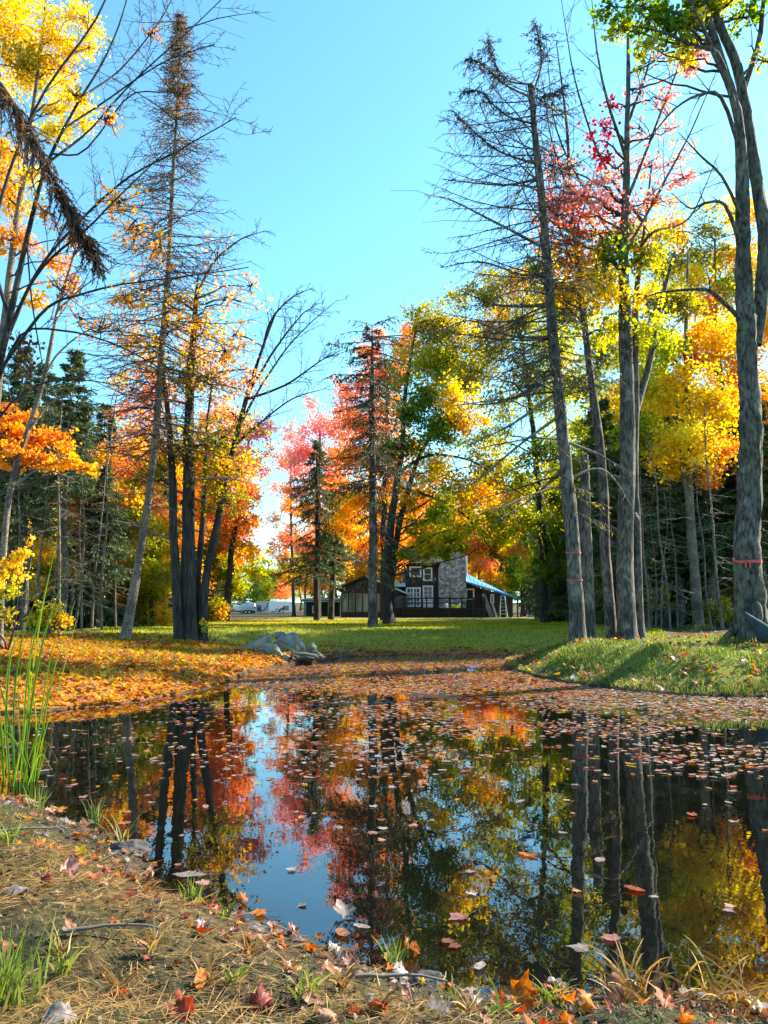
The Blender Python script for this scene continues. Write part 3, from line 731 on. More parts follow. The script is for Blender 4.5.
# ---- darker spruce behind, left of the cabin
def shed_spruce(x, top, Y, label, w, xt=None, zlo=.17):
    T = Tree('spruce_tree', label, 'tree', base_at(x, Y), BK_DARK)
    xt = xt or x
    c, r = T.trunk(path_px([(x, 616), (x + (xt - x) * .3, 550), (x + (xt - x) * .6, 500), (xt, top)], Y), [rp(v, Y) for v in (2.8, 2.5, 1.9, .4)], flare=.4)
    T.mi('needle')
    conifer(T.crown, c, r, zlo, 125, lambda t, a: w * (.8 + .4 * ((t * 9.3) % 1)) * (1 - t) ** .8 + .1, droop=.10, tip=.14, twigs=10, ndl=5, nl=.18, nw=.05, mat=1, hang=.35, rb=.016)
    T.done()
shed_spruce(317, 440, 44, 'dark green spruce with layered boughs in front of the carport left of the cabin', 2.4, zlo=.24)
shed_spruce(331, 500, 48, 'short dark spruce with a leaning trunk beside the glazed porch', 1.2, 339, .42)
shed_spruce(556, 440, 50, 'dark spruce standing right of the pale wooden bin beside the cabin', 2.2, zlo=.10)

# ---- coloured maples further back
def back_maple(label, x, Y, path, rad, clumps, size, name='maple_tree', bark=None):
    T = Tree(name, label, 'tree', base_at(x, Y), bark or BK_DARK)
    T.trunk(path_px(path, Y), [rp(v, Y) for v in rad], flare=.3, n=24, sides=8)
    for c in clumps: T.clump(c[0], c[1], Y, c[2], c[3], c[4] if len(c) > 4 else .8, size)
    T.done()

back_maple('orange and pink maple glowing behind the dark multi-trunk clump', 228, 38, [(226, 620), (230, 560), (240, 500), (250, 430)], (3.4, 3, 2.2, 1),
    [(240, 425, 22, 'pink', .6), (228, 455, 22, 'salmon'), (248, 462, 17, 'pink', .8), (236, 500, 22, 'orange', 1), (245, 525, 15, 'orange', 1), (225, 535, 20, 'orange'), (256, 432, 14, 'pink', .5), (268, 428, 12, 'pink', .25), (270, 452, 12, 'salmon', .25), (262, 470, 9, 'pink', .3), (240, 548, 15, 'gold'),
     (249, 556, 9, 'gold'), (225, 500, 22, 'salmon'), (215, 470, 20, 'salmon', .6), (242, 478, 18, 'salmon'), (215, 420, 20, 'pink', .5), (252, 492, 10, 'salmon', .6), (205, 510, 18, 'orange', .6)], .15)
back_maple('narrow yellow green poplar spire rising behind the white trailers', 269, 135, [(269, 612), (269, 590), (268, 560)], (1.6, 1.2, .4),
    [(269, 598, 8, 'yg', 1), (268, 586, 8, 'yg', 1), (269, 574, 7, 'yg', 1), (268, 562, 5, 'yg', 1), (268, 552, 3.5, 'yg', 1), (282, 592, 9, 'salmon', .8), (284, 578, 7, 'salmon', .7), (256, 595, 8, 'green', .8)], .30, 'poplar_tree')
back_maple('loose salmon and pink maple filling the gap left of the dark layered spruce', 292, 80, [(294, 614), (293, 570), (291, 520), (290, 450)], (2, 1.7, 1.2, .5),
    [(292, 440, 12, 'pink', .5), (284, 462, 12, 'salmon', .5), (300, 470, 14, 'pink', .6), (280, 490, 11, 'salmon', .5), (292, 505, 14, 'orange', .7), (276, 520, 9, 'peach', .5), (288, 535, 14, 'salmon', .8), (280, 555, 11, 'orange', .8), (295, 565, 14, 'olive', .8), (284, 575, 11, 'gold', .8), (268, 575, 8, 'yg', .8), (274, 545, 7, 'peach', .5)], .20)
back_maple('low lime green maple beside the white trailers', 230, 46, [(228, 616), (230, 590), (234, 565)], (3, 2, 1),
    [(236, 575, 18, 'yg', 1.1), (255, 572, 14, 'yg', 1), (222, 590, 14, 'green', 1), (215, 575, 14, 'yg', .8), (240, 586, 10, 'yg', 1), (222, 602, 10, 'green', 1), (225, 560, 14, 'yg', .8)], .15)
back_maple('tall pale pink maple behind the dark spruce left of the cabin', 318, 60, [(318, 615), (318, 540), (319, 480), (320, 420)], (3.2, 2.6, 2, 1),
    [(318, 425, 18, 'pink', .6), (305, 455, 20, 'pink', .7), (335, 455, 20, 'salmon', .8), (345, 425, 20, 'salmon', .7), (300, 490, 15, 'salmon', .7), (345, 495, 20, 'orange'), (350, 535, 18, 'gold'), (325, 480, 20, 'salmon'),
     (310, 510, 16, 'orange'), (312, 405, 10, 'pink', .4), (330, 520, 16, 'orange'), (345, 560, 14, 'gold'), (295, 460, 12, 'pink', .5), (290, 430, 8, 'pink', .3)], .2)
back_maple('flame red maple with a pointed crown behind the thin dying spruce', 385, 42, [(384, 618), (384, 540), (385, 460), (388, 370)], (4, 3.2, 2.4, 1),
    [(372, 352, 14, 'salmon', .7), (360, 385, 20, 'salmon', .7), (385, 375, 18, 'salmon', .8), (402, 345, 13, 'orange', .9), (407, 330, 9, 'salmon', .8), (398, 375, 16, 'orange'), (352, 415, 20, 'salmon'), (388, 412, 20, 'orange'),
     (375, 465, 24, 'gold'), (355, 500, 24, 'gold', 1), (395, 450, 20, 'gold'), (350, 455, 20, 'orange'), (385, 500, 20, 'gold'), (400, 540, 16, 'orange'), (365, 545, 16, 'orange'), (372, 430, 20, 'salmon'), (348, 530, 16, 'gold'),
     (396, 565, 11, 'orange'), (381, 335, 8, 'salmon', .5), (400, 480, 20, 'orange', .6), (425, 500, 18, 'orange', .5), (345, 390, 10, 'pink', .4)], .15)
back_maple('tall olive and gold maple behind the snapped dead spruce', 540, 34, [(545, 622), (542, 540), (535, 450), (522, 340)], (4.5, 4, 3, 1),
    [(500, 290, 22, 'olive', .8), (520, 325, 26, 'olive', .8), (545, 300, 22, 'olive', .7), (490, 325, 20, 'gold', .7), (560, 345, 24, 'yg', .8), (540, 380, 24, 'green', .5), (510, 285, 16, 'gold', .5), (555, 400, 24, 'yg', .6),
     (520, 480, 22, 'yg', .7), (545, 455, 24, 'green', .7), (545, 500, 26, 'yg', 1), (522, 520, 20, 'yg', .9), (556, 540, 20, 'green', 1), (530, 275, 14, 'gold', .5), (500, 350, 18, 'olive', .5), (550, 570, 14, 'green', 1), (480, 440, 20, 'olive', .35), (500, 400, 24, 'olive', .35), (470, 290, 12, 'olive', .4), (500, 470, 20, 'yg', .5),
     (570, 440, 22, 'yg', .7), (470, 380, 22, 'olive', .5), (485, 350, 24, 'olive', .5), (520, 370, 26, 'olive', .45), (550, 340, 24, 'yg', .5), (500, 430, 22, 'yg', .45), (485, 480, 20, 'gold', .5), (460, 300, 16, 'olive', .35), (570, 300, 22, 'yellow', .5), (565, 380, 24, 'yellow', .5), (485, 300, 14, 'olive', .6), (475, 330, 14, 'gold', .5)], .14)
back_maple('leafy green maple filling the gap behind the slim leaning maple', 590, 30, [(596, 622), (596, 540), (594, 450)], (4, 3, 1),
    [(590, 430, 24, 'yg'), (575, 385, 24, 'yg', .6), (605, 400, 26, 'green', .8), (585, 470, 24, 'green'), (612, 455, 24, 'yg'), (600, 360, 22, 'olive', .7), (560, 480, 20, 'yg'), (610, 345, 18, 'yg', .6), (640, 340, 22, 'olive', .7),
     (655, 370, 22, 'yg', .7), (570, 500, 20, 'green'), (620, 480, 18, 'green', .8)], .13)
back_maple('orange maple with tall slender stems behind the blue tin roof', 512, 92, [(508, 612), (508, 560), (508, 500)], (2.6, 2, 1),
    [(505, 500, 14, 'orange'), (490, 480, 12, 'gold'), (520, 490, 14, 'salmon'), (512, 530, 14, 'orange'), (496, 540, 12, 'gold'), (525, 520, 12, 'orange'), (505, 565, 10, 'gold'), (520, 550, 12, 'orange'), (488, 520, 12, 'gold')], .26)
back_maple('gold maple behind the two-storey end of the cabin', 430, 96, [(430, 612), (430, 560), (430, 480)], (2.6, 2, 1),
    [(425, 500, 16, 'gold'), (440, 480, 14, 'orange', .6), (410, 520, 14, 'orange'), (450, 520, 14, 'gold'), (465, 545, 12, 'gold'), (430, 535, 14, 'yellow'), (455, 500, 12, 'orange', .6), (400, 545, 12, 'orange')], .26)

# ---- left side: the near tree whose branches cross the picture
def near_left():
    Y = 10.5
    T = Tree('ash_tree', 'half bare ash at the left edge sending long thin branches across the sky', 'tree', base_at(-62, Y), BK_DARK)
    T.trunk(path_px([(-62, 650), (-45, 540), (-18, 430), (4, 340), (28, 235), (47, 165), (74, 110), (104, 60), (124, 10), (136, -50)], Y), [rp(v * 0.414, Y) for v in (13, 12, 10.5, 9, 6, 4.4, 3.4, 2.6, 1.8, 1)], n=60, flare=.4)
    T.limb([P(x, y, Y) for x, y in [(10, 320), (-8, 250), (10, 170), (45, 90), (95, 20), (120, -40)]], rp(2.16, Y), .012, 6, 14, .28, 2)
    T.limb([P(x, y, Y + .3) for x, y in [(2, 350), (30, 285), (62, 240), (128, 178), (180, 150), (236, 118)]], rp(2.16, Y), .008, 6, 20, .26, 2, n=24)
    T.limb([P(x, y, Y - .3) for x, y in [(0, 370), (45, 310), (80, 295), (120, 285), (182, 277), (250, 268)]], rp(1.87, Y), .007, 6, 20, .24, 2, n=24)
    T.limb([P(x, y, Y - .2) for x, y in [(8, 330), (40, 270), (90, 225), (125, 190), (172, 146)]], rp(1.73, Y), .007, 6, 16, .26, 2, n=20)
    T.limb([P(x, y, Y + .2) for x, y in [(48, 165), (90, 130), (135, 80), (200, 20), (230, -10)]], rp(1.44, Y), .006, 5, 16, .28, 2)
    T.limb([P(x, y, Y + .2) for x, y in [(60, 135), (100, 105), (160, 65), (215, 45)]], rp(1.30, Y), .006, 5, 15, .28, 2)
    T.limb([P(x, y, Y + .4) for x, y in [(75, 110), (120, 70), (160, 20), (180, -20)]], rp(1.30, Y), .006, 5, 15, .28, 2)
    T.limb([P(x, y, Y) for x, y in [(-10, 400), (20, 335), (60, 330), (110, 342), (165, 372), (190, 400)]], rp(1.58, Y), .006, 5, 16, .28, 2)
    T.limb([P(x, y, Y) for x, y in [(-20, 440), (20, 395), (70, 380), (140, 390)]], rp(1.44, Y), .006, 5, 15, .28, 2)
    T.limb([P(x, y, Y) for x, y in [(28, 235), (32, 300), (40, 350), (45, 380)]], rp(1.01, Y), .006, 5, 6, .2, 1)
    T.limb([P(x, y, Y + .1) for x, y in [(50, 160), (85, 150), (130, 95), (170, 90), (190, 60)]], rp(1.15, Y), .006, 5, 9, .22, 2)
    for x, y, r, m, d in [(110, 120, 16, 'orange', .10), (120, 200, 22, 'orange', .16), (135, 225, 22, 'orange', .16), (60, 290, 18, 'orange', .12), (105, 120, 12, 'salmon', .15), (75, 95, 12, 'gold', .3), (125, 300, 24, 'orange', .14),
                          (100, 330, 22, 'orange', .06), (20, 350, 20, 'deadneedle', .15), (160, 250, 24, 'orange', .10), (150, 35, 16, 'salmon', .06), (30, 370, 18, 'deadneedle', .12), (45, 215, 16, 'orange', .2)]:
        T.clump(x, y, Y, r, m, d, .075, connect=False)
    T.done()
near_left()

def yellow_left():
    Y = 20.0
    T = Tree('aspen_tree', 'tall aspen with a bright yellow crown in the top left corner', 'tree', base_at(-20, Y), BK_PALE)
    T.trunk(path_px([(-20, 632), (-12, 500), (-2, 380), (12, 250), (30, 130), (42, 40), (48, -40)], Y), [rp(v * 0.6, Y) for v in (8, 7.4, 6.6, 5.5, 4, 2.6, 1.4)], flare=.3)
    for x, y, r, m, d in [(15, 25, 28, 'yellow', .9), (60, 38, 26, 'yellow', .7), (84, 18, 18, 'yellow', .6), (40, 72, 26, 'yellow', .8), (74, 98, 18, 'yellow', .7), (55, 130, 20, 'yellow', .5), (84, 122, 12, 'yellow', .6), (20, 62, 26, 'olive', .5),
                          (62, 70, 20, 'gold', .4), (0, 150, 20, 'gold', .6), (10, 200, 20, 'gold', .7), (20, 240, 16, 'orange', .6), (52, 262, 16, 'orange', .5), (38, 300, 14, 'gold', .5), (30, -20, 40, 'yellow', .8), (-20, 60, 40, 'yellow', .8), (-25, 170, 40, 'gold', .7),
                          (90, 48, 12, 'yellow', .5), (62, 112, 16, 'yellow', .6), (30, 175, 18, 'yellow', .4), (2, 240, 16, 'gold', .6), (70, 280, 12, 'orange', .4), (75, 240, 12, 'gold', .3)]:
        T.clump(x, y, Y, r, m, d, .10)
    T.done()
yellow_left()

def low_orange():
    Y = 13.5
    T = Tree('maple_tree', 'small orange maple spreading low boughs in from the left edge', 'tree', base_at(-40, Y), BK_GREY)
    T.trunk(path_px([(-40, 640), (-35, 560), (-25, 490), (-5, 445), (15, 420)], Y), [rp(v, Y) for v in (5, 4.6, 3.6, 2, 1)])
    for x, y, r, m, d in [(8, 422, 20, 'orange', 1), (38, 438, 22, 'orange', 1), (66, 458, 14, 'gold', .9), (18, 456, 20, 'orange', .9), (45, 462, 14, 'gold', .8), (0, 440, 22, 'orange', .9), (-30, 440, 30, 'orange', .8), (88, 468, 10, 'gold', .6), (60, 440, 12, 'orange', .6)]:
        T.clump(x, y, Y, r, m, d, .09, flat=.4)
    T.done()
low_orange()
def grey_sapling():
    Y = 13.0
    T = Tree('ash_tree', 'thin pale leaning ash stem just inside the left edge', 'tree', base_at(2, Y), BK_PALE)
    T.trunk(path_px([(2, 640), (3, 560), (10, 490), (28, 430), (44, 380), (58, 310), (72, 262), (80, 230)], Y), [rp(v * 0.7, Y) for v in (4.6, 4.2, 4, 3.6, 3.2, 2.4, 1.6, .6)], flare=.3)
    for pts in ([(44, 380), (60, 352), (90, 330), (140, 318)], [(28, 430), (55, 400), (100, 395)], [(58, 310), (80, 290), (120, 262)], [(10, 490), (40, 470), (75, 480)]):
        T.limb([P(x, y, Y) for x, y in pts], rp(1.4, Y), .005, 5, 8, .28, 2, bark=BK_PALETWIG)
    T.clump(80, 320, Y, 20, 'orange', .05, .08, connect=False)
    T.done()
grey_sapling()

back_maple('gold and salmon maple between the left spruces and the leaning larch', 110, 24, [(112, 628), (111, 560), (110, 490), (110, 430)], (3.4, 3, 2, 1),
    [(110, 480, 22, 'gold', .8), (82, 488, 20, 'olive', .8), (138, 470, 20, 'salmon', .7), (62, 500, 16, 'olive', .7), (140, 440, 18, 'gold', .5), (125, 500, 20, 'gold', .7), (150, 500, 18, 'salmon', .5), (130, 410, 18, 'salmon', .4), (100, 460, 16, 'gold', .6),
     (150, 370, 18, 'salmon', .3), (135, 340, 18, 'orange', .25), (120, 380, 16, 'gold', .25)], .12)
back_maple('olive and gold understory maple behind the leaning larch', 152, 25, [(152, 627), (152, 590), (153, 560)], (2.4, 1.8, .8),
    [(150, 588, 22, 'olive', .8), (160, 612, 18, 'gold', .7), (142, 560, 18, 'olive', .7), (108, 602, 13, 'gold', .6), (165, 570, 16, 'olive', .6), (138, 615, 14, 'olive', .7), (160, 540, 16, 'olive', .6)], .11)

# ---- shrubs
def shrub(label, x, Y, clumps, size, name='shrub', h=14):
    T = Tree(name, label, 'shrub', base_at(x, Y), BK_DARK)
    b = T.base
    for k in range(5):
        q = wiggle(b - np.array([0, 0, .05]), np.array([R.normal() * .5, R.normal() * .5, 1]), h * Y / F, 6, .12)
        T.crown.tube(q, np.linspace(.02, .006, 6), 4, 0, cap=False)
    for c in clumps: T.clump(c[0], c[1], Y, c[2], c[3], c[4] if len(c) > 4 else .8, size, connect=False)
    T.done()
shrub('bright yellow leafy shrub at the left edge above the reeds', 10, 12.5, [(8, 572, 12, 'yellow', .9), (24, 552, 9, 'yellow', .7), (6, 592, 10, 'yg', .8), (30, 540, 6, 'yellow', .5), (-10, 580, 14, 'yellow'), (14, 560, 8, 'yellow', .8), (6, 615, 9, 'olive', .7)], .075, h=90)
shrub('dark green bush against the deck rail of the cabin', 455, 67.5, [(455, 611, 6, 'green', 1.3), (450, 614, 5, 'green', 1.3), (459, 614, 5, 'green', 1.3)], .16, h=9)
shrub('dry gold bush on the lawn edge behind the dark maple clump', 222, 36, [(216, 606, 10, 'olive', 1), (222, 612, 8, 'gold', .8), (206, 610, 10, 'olive', 1)], .13, h=16)
shrub('brown and gold brush patch under the left spruces', 52, 18.5, [(50, 610, 12, 'olive', .8), (64, 618, 10, 'gold', .6), (38, 618, 12, 'olive', .8)], .1, h=22)
shrub('small yellow sprig of leaves beside the base of the dark maple clump', 207, 16.4, [(204, 622, 4, 'yellow', .8), (205, 630, 3, 'yg', .8)], .07, h=18)
shrub('olive undergrowth at the foot of the right woods beside the birch', 716, 22.5, [(716, 606, 14, 'olive', .7), (730, 612, 12, 'olive', .7), (704, 614, 10, 'olive', .6)], .1, h=20)
shrub('gold leafed sapling low in the right woods', 655, 24, [(640, 505, 10, 'gold', .5), (650, 560, 12, 'olive', .5), (660, 600, 12, 'olive', .6)], .1, h=70)

# ---- dead conifer top lodged in the ash
def hung_top():
    Y = 10.2
    pts = [P(x, y, Y) for x, y in [(-22, 58), (5, 92), (28, 130), (52, 176), (76, 222), (100, 264)]]
    T = Tree('dead_conifer_top', 'broken brown conifer top hanging upside down in the half bare ash', 'dead branch', pts[0], BK_DARK)
    t = MB(); c = curve(pts, 30); t.tube(c, np.linspace(.05, .012, 30), 7, 0, .1); t.build('stem', BK_DARK, T.o, T.base)
    T.mi('deadneedle'); T.mi('rusty')
    for j in range(300):
        i = int(R.random() ** .8 * 29); p = c[i]
        if vnoise(i * .45, 3.3, 5) < -.22 and R.random() < .8: continue
        d = np.array([.35, R.normal() * .35, -.75]) + R.normal(size=3) * .32
        q = wiggle(p, d, (.30 + .42 * R.random()) * (1.2 - i / 48), 5, .12, .12)
        T.crown.tube(q, np.linspace(.009, .004, 5), 3, 0, cap=False)
        needles_on(T.crown, q, 30, .07, .016, 2 if R.random() < (.75 if i < 12 else .12) else 1, .8, .35, .1)
    T.done()
hung_top()

# ---- coppery pine leaning rail / peeled pole beside the dead spruce is sun on bark: nothing to build

# ================================================================== FOREST
def forest_proto(H, zlo, w, n, mat='needle', seed=0, dead=24, lab=''):
    T = Tree('spruce_tree', 'x', 'tree', (0, 0, 0), BK_GREY)
    t = [np.array([R.normal() * .12 * (k > 0), R.normal() * .12 * (k > 0), -.2 + H * k / 5]) for k in range(6)]
    c, r = T.trunk(t, [.16, .14, .115, .085, .05, .008], n=26, sides=8, flare=.35)
    T.mi(mat); T.mi('olive')
    conifer(T.crown, c, r, zlo, n, lambda t, a: w * (1 - t) ** .8 + .12, droop=.09, tip=.13, twigs=9, ndl=6, nl=.21, nw=.06, mat=1, hang=.3, rb=.016)
    conifer(T.crown, c, r, .06, dead, lambda t, a: w * .75, droop=.08, tip=.04, twigs=5, ndl=1, nl=.12, nw=.03, mat=2, hang=.3, rb=.012)
    T.done(); return T.o
PR = [forest_proto(9.5, .30, 1.7, 130), forest_proto(11.5, .42, 1.8, 130), forest_proto(7.5, .18, 1.7, 130), forest_proto(12.5, .5, 1.6, 110), forest_proto(5.0, .06, 1.4, 110)]
USED = set()
def plant(k, x, Y, s, label, group):
    b = base_at(x, Y) if not isinstance(x, tuple) else np.array([x[0], Y, gz(x[0], Y)])
    o = PR[k]
    if k not in USED:
        USED.add(k); o.location = tuple(b); o.rotation_euler = (0, 0, R.random() * 6); o.scale = (s, s, s * (.92 + .2 * R.random()))
        o['label'] = label; o['group'] = group
    else:
        dup(o, b, R.random() * 6, (s, s, s * (.92 + .2 * R.random())), label, group)

LEFT_G, RIGHT_G = 'spruces in the left woods', 'spruces in the right woods'
# front row left woods: x, Y, kind, size
for x, Y, k, s in [(22, 20, 1, .95), (62, 19.5, 3, .9), (100, 22, 0, .82), (5, 22, 3, 1.0), (75, 26, 1, 1.05), (140, 29, 2, 1.0), (-20, 21, 1, 1.1), (160, 30, 0, 1.05), (30, 27, 3, 1.15), (98, 30, 1, 1.2), (55, 31, 1, 1.15), (120, 33, 0, 1.25), (180, 36, 0, 1.0), (10, 31, 1, 1.3)]:
    plant(k, x, Y, s * .62, 'slender dark spruce with a bare lower trunk in the shaded woods left of the pond', LEFT_G)
for x, Y, k, s in [(32, 24.5, 4, .9), (90, 24, 4, .8), (118, 28, 4, .9), (64, 28, 4, 1.0), (5, 26, 4, 1.0), (148, 33, 4, 1.0), (175, 40, 4, 1.1), (196, 42, 4, 1.2)]:
    plant(k, x, Y, s, 'young bushy spruce low in the undergrowth of the left woods', 'young spruces in the left woods')
for x, Y, k, s in [(610, 23, 0, .72), (628, 26, 0, .75), (648, 24, 1, .62), (664, 27, 0, .8), (680, 25, 1, .65), (712, 24, 0, .72), (728, 27, 1, .7), (746, 25, 0, .8), (766, 24, 1, .7), (640, 30, 0, .95), (672, 32, 1, .9), (705, 30, 0, .95), (735, 32, 0, 1.0), (770, 30, 0, 1.0), (655, 36, 0, 1.1), (690, 37, 1, 1.0), (725, 38, 0, 1.1), (756, 36, 1, 1.0), (800, 26, 0, .8), (620, 34, 0, .95), (600, 38, 0, 1.05), (582, 40, 0, .95), (830, 24, 1, .7)]:
    plant(k, x, Y, s, 'slender dark spruce with a bare lower trunk in the shaded woods right of the pond', RIGHT_G)
for x, Y, k, s in [(618, 28, 4, .8), (642, 27, 4, .7), (700, 28, 4, .8), (735, 29, 4, .8), (760, 28, 4, .85), (672, 29, 4, .75), (685, 33, 4, 1.0), (745, 34, 4, 1.0), (560, 44, 4, 1.25), (566, 46, 2, 1.0), (572, 42, 2, .95), (590, 33, 4, 1.1), (560, 60, 2, 1.1), (566, 38, 4, 1.0)]:
    plant(k, x, Y, s, 'young bushy spruce low in the undergrowth of the right woods', 'young spruces in the right woods')
# distant wood behind cabin and trailers
for j in range(56):
    x = R.uniform(150, 620) if j < 42 else R.uniform(226, 299); Y = R.uniform(88, 135)
    if 225 < x < 300: Y = R.uniform(140, 165)
    k = int(R.integers(0, 3)); s = R.uniform(.8, 1.15) if not 225 < x < 300 else R.uniform(.5, .75)
    plant(k, x, Y, s, 'distant dark spruce in the wood beyond the lawn and the cabin', 'spruces beyond the cabin')
for x, Y, k, s in [(-80, 26, 1, 1.2), (-140, 30, 0, 1.3), (-190, 34, 1, 1.4), (860, 30, 0, 1.1), (900, 34, 1, 1.2), (950, 28, 0, 1.1), (60, 40, 1, 1.4), (100, 45, 0, 1.6), (150, 50, 1, 1.5), (190, 56, 0, 1.6), (20, 44, 0, 1.7), (660, 46, 0, 1.2), (720, 48, 1, 1.2), (780, 44, 0, 1.2), (610, 52, 0, 1.3), (585, 60, 1, 1.3), (640, 58, 1, 1.3), (700, 60, 0, 1.4), (750, 58, 0, 1.4)]:
    plant(k, x, Y, s * .72, 'tall dark spruce deep at the back of the woods beside the lawn', 'deep woods spruces')

# broadleaf trees of the woods: one of each colour, then copies
def leafy_proto(pals, H, w, seed):
    T = Tree('maple_tree', 'x', 'tree', (0, 0, 0), BK_DARK)
    T.trunk([np.array([R.normal() * .12 * (k > 0), R.normal() * .12 * (k > 0), -.2 + H * .9 * k / 5]) for k in range(6)], [.14, .12, .1, .075, .045, .012], n=20, sides=8, flare=.35)
    for k in range(17):
        z = H * (.30 + .68 * R.random()); rr = w * (1.05 - .75 * ((z / H - .3) / .7) ** 1.6) * R.random() ** .5; a = R.random() * 6.28
        T.clump_m((math.cos(a) * rr, math.sin(a) * rr, z), w * (.28 + .16 * R.random()), 900, .125, pals[int(R.integers(0, len(pals)))])
    T.done(); return T.o
LP = {'gold': leafy_proto(['gold', 'gold', 'yellow', 'orange'], 9.0, 2.5, 1), 'orange': leafy_proto(['orange', 'orange', 'salmon', 'gold'], 8.6, 2.4, 2), 'salmon': leafy_proto(['salmon', 'pink', 'salmon', 'orange'], 8.8, 2.4, 3),
      'olive': leafy_proto(['olive', 'yg', 'olive', 'green'], 9.2, 2.6, 4), 'green': leafy_proto(['green', 'yg', 'green', 'olive'], 8.6, 2.5, 5), 'yellow': leafy_proto(['yellow', 'yellow', 'yg'], 9.4, 2.4, 6)}
LU = set()
def leafy(c, x, Y, s, where, group):
    b = base_at(x, Y); lab = {'salmon': 'salmon pink', 'gold': 'gold', 'orange': 'orange', 'olive': 'olive brown', 'green': 'green', 'yellow': 'yellow'}[c] + ' leaved maple ' + where
    s = s * R.uniform(.9, 1.1); sc = (s * R.uniform(.9, 1.15), s * R.uniform(.9, 1.15), s)
    if c not in LU:
        LU.add(c); o = LP[c]; o.location = tuple(b); o.rotation_euler = (0, 0, R.random() * 6); o.scale = sc; o['label'] = lab; o['group'] = group
    else: dup(LP[c], b, R.random() * 6, sc, lab, group)
for c, x, Y, s in [('olive', 20, 34, .8), ('gold', 60, 36, .85), ('green', 95, 34, .7), ('salmon', 125, 38, .95), ('olive', 150, 42, .95), ('gold', 175, 40, .9), ('salmon', 195, 46, 1.1), ('orange', 205, 50, 1.0), ('green', 200, 38, .55), ('olive', 130, 30, .55),
                   ('gold', 165, 34, .6), ('green', 40, 29, .6), ('olive', 80, 28, .55), ('orange', 214, 58, 1.0), ('yellow', -10, 40, 1.0), ('green', 0, 30, .7), ('gold', 180, 31, .5), ('gold', 48, 25, .6), ('gold', 118, 27, .6), ('olive', 12, 24, .6), ('orange', 100, 30, .75), ('olive', 135, 24, .4), ('yellow', 40, 22, .34), ('gold', 145, 28, .5)]:
    leafy(c, x, Y, s, 'in the woods left of the lawn behind the dark spruces', 'leafy trees in the left woods')
for c, x, Y, s in [('salmon', 222, 88, 1.0), ('orange', 212, 95, 1.1), ('salmon', 305, 92, 1.2), ('orange', 335, 100, 1.5), ('gold', 355, 98, 1.5), ('olive', 285, 150, .9), ('green', 265, 160, .8), ('olive', 250, 150, .9), ('gold', 300, 140, 1.1), ('salmon', 320, 120, 1.5), ('green', 280, 170, .8), ('green', 272, 148, .7), ('olive', 292, 155, .9)]:
    leafy(c, x, Y, s, 'in the distant wood behind the white trailers', 'leafy trees behind the trailers')
for c, x, Y, s in [('gold', 375, 95, 1.6), ('orange', 395, 100, 1.6), ('gold', 412, 90, 1.4), ('olive', 440, 92, 1.3), ('gold', 462, 96, 1.4), ('orange', 480, 88, 1.25), ('green', 500, 90, 1.2), ('gold', 525, 86, 1.4), ('green', 550, 84, 1.4), ('olive', 560, 84, 1.6), ('green', 560, 82, .9), ('green', 552, 76, .9),
                   ('orange', 425, 110, 1.7), ('gold', 500, 110, 1.9), ('olive', 470, 105, 1.6), ('green', 560, 66, 1.2), ('olive', 566, 56, 1.1), ('green', 575, 52, 1.1), ('green', 572, 47, .75), ('green', 521, 82, .8), ('olive', 530, 92, 1.1), ('green', 512, 88, .9)]:
    leafy(c, x, Y, s, 'close behind the cabin and its blue roof', 'leafy trees behind the cabin')
for c, x, Y, s in [('green', 585, 40, 1.0), ('olive', 600, 44, 1.1), ('yellow', 620, 40, 1.0), ('gold', 640, 44, 1.2), ('yellow', 662, 38, 1.1), ('orange', 680, 46, 1.3), ('yellow', 700, 36, 1.1), ('gold', 722, 40, 1.2), ('orange', 745, 34, 1.1), ('yellow', 765, 38, 1.2), ('gold', 790, 32, 1.1), ('olive', 610, 54, 1.3), ('gold', 650, 56, 1.5), ('yellow', 700, 54, 1.5), ('gold', 750, 52, 1.5),
                   ('green', 600, 32, .6), ('olive', 645, 30, .42), ('green', 690, 28, .36), ('olive', 730, 27, .36), ('green', 765, 27, .4), ('gold', 820, 30, 1.1), ('yellow', 860, 34, 1.2), ('olive', 625, 29, .4)]:
    leafy(c, x, Y, s * (.9 if Y > 30 else 1), 'in the woods right of the pond behind the trunks', 'leafy trees in the right woods')

# thin dead poles among the spruces
def pole_proto(H, r):
    T = Tree('dead_sapling', 'x', 'tree', (0, 0, 0), BK_PALE)
    T.trunk([np.array([R.normal() * .05, R.normal() * .05, -.1 + H * k / 4]) for k in range(5)], [r, r * .9, r * .75, r * .5, .01], n=18, sides=7, flare=.2)
    conifer(T.crown, *T.trunks[0], .12, 26, lambda t, a: .7, droop=.08, tip=.03, twigs=3, ndl=0, rb=.010)
    T.mats[0] = BK_PALETWIG
    T.done(); return T.o
PP = [pole_proto(5.0, .028), pole_proto(4.2, .024), pole_proto(5.8, .038)]
PU = set()
def pole(x, Y, k, label, group):
    b = base_at(x, Y); s = R.uniform(.85, 1.15)
    if k not in PU:
        PU.add(k); PP[k].location = tuple(b); PP[k]['label'] = label; PP[k]['group'] = group
    else:
        o = dup(PP[k], b, R.random() * 6, s, label, group); o.rotation_euler = (R.normal() * .05, R.normal() * .05, o.rotation_euler[2])
for x, Y in [(15, 18.8), (40, 19.2), (60, 18.6), (84, 19.5), (104, 20), (30, 20.5), (70, 21.5), (50, 21), (92, 21.5), (116, 22), (76, 20)]:
    pole(x, Y, int(R.integers(0, 3)), 'thin pale dead sapling standing at the front of the left woods', 'dead saplings in the left woods')
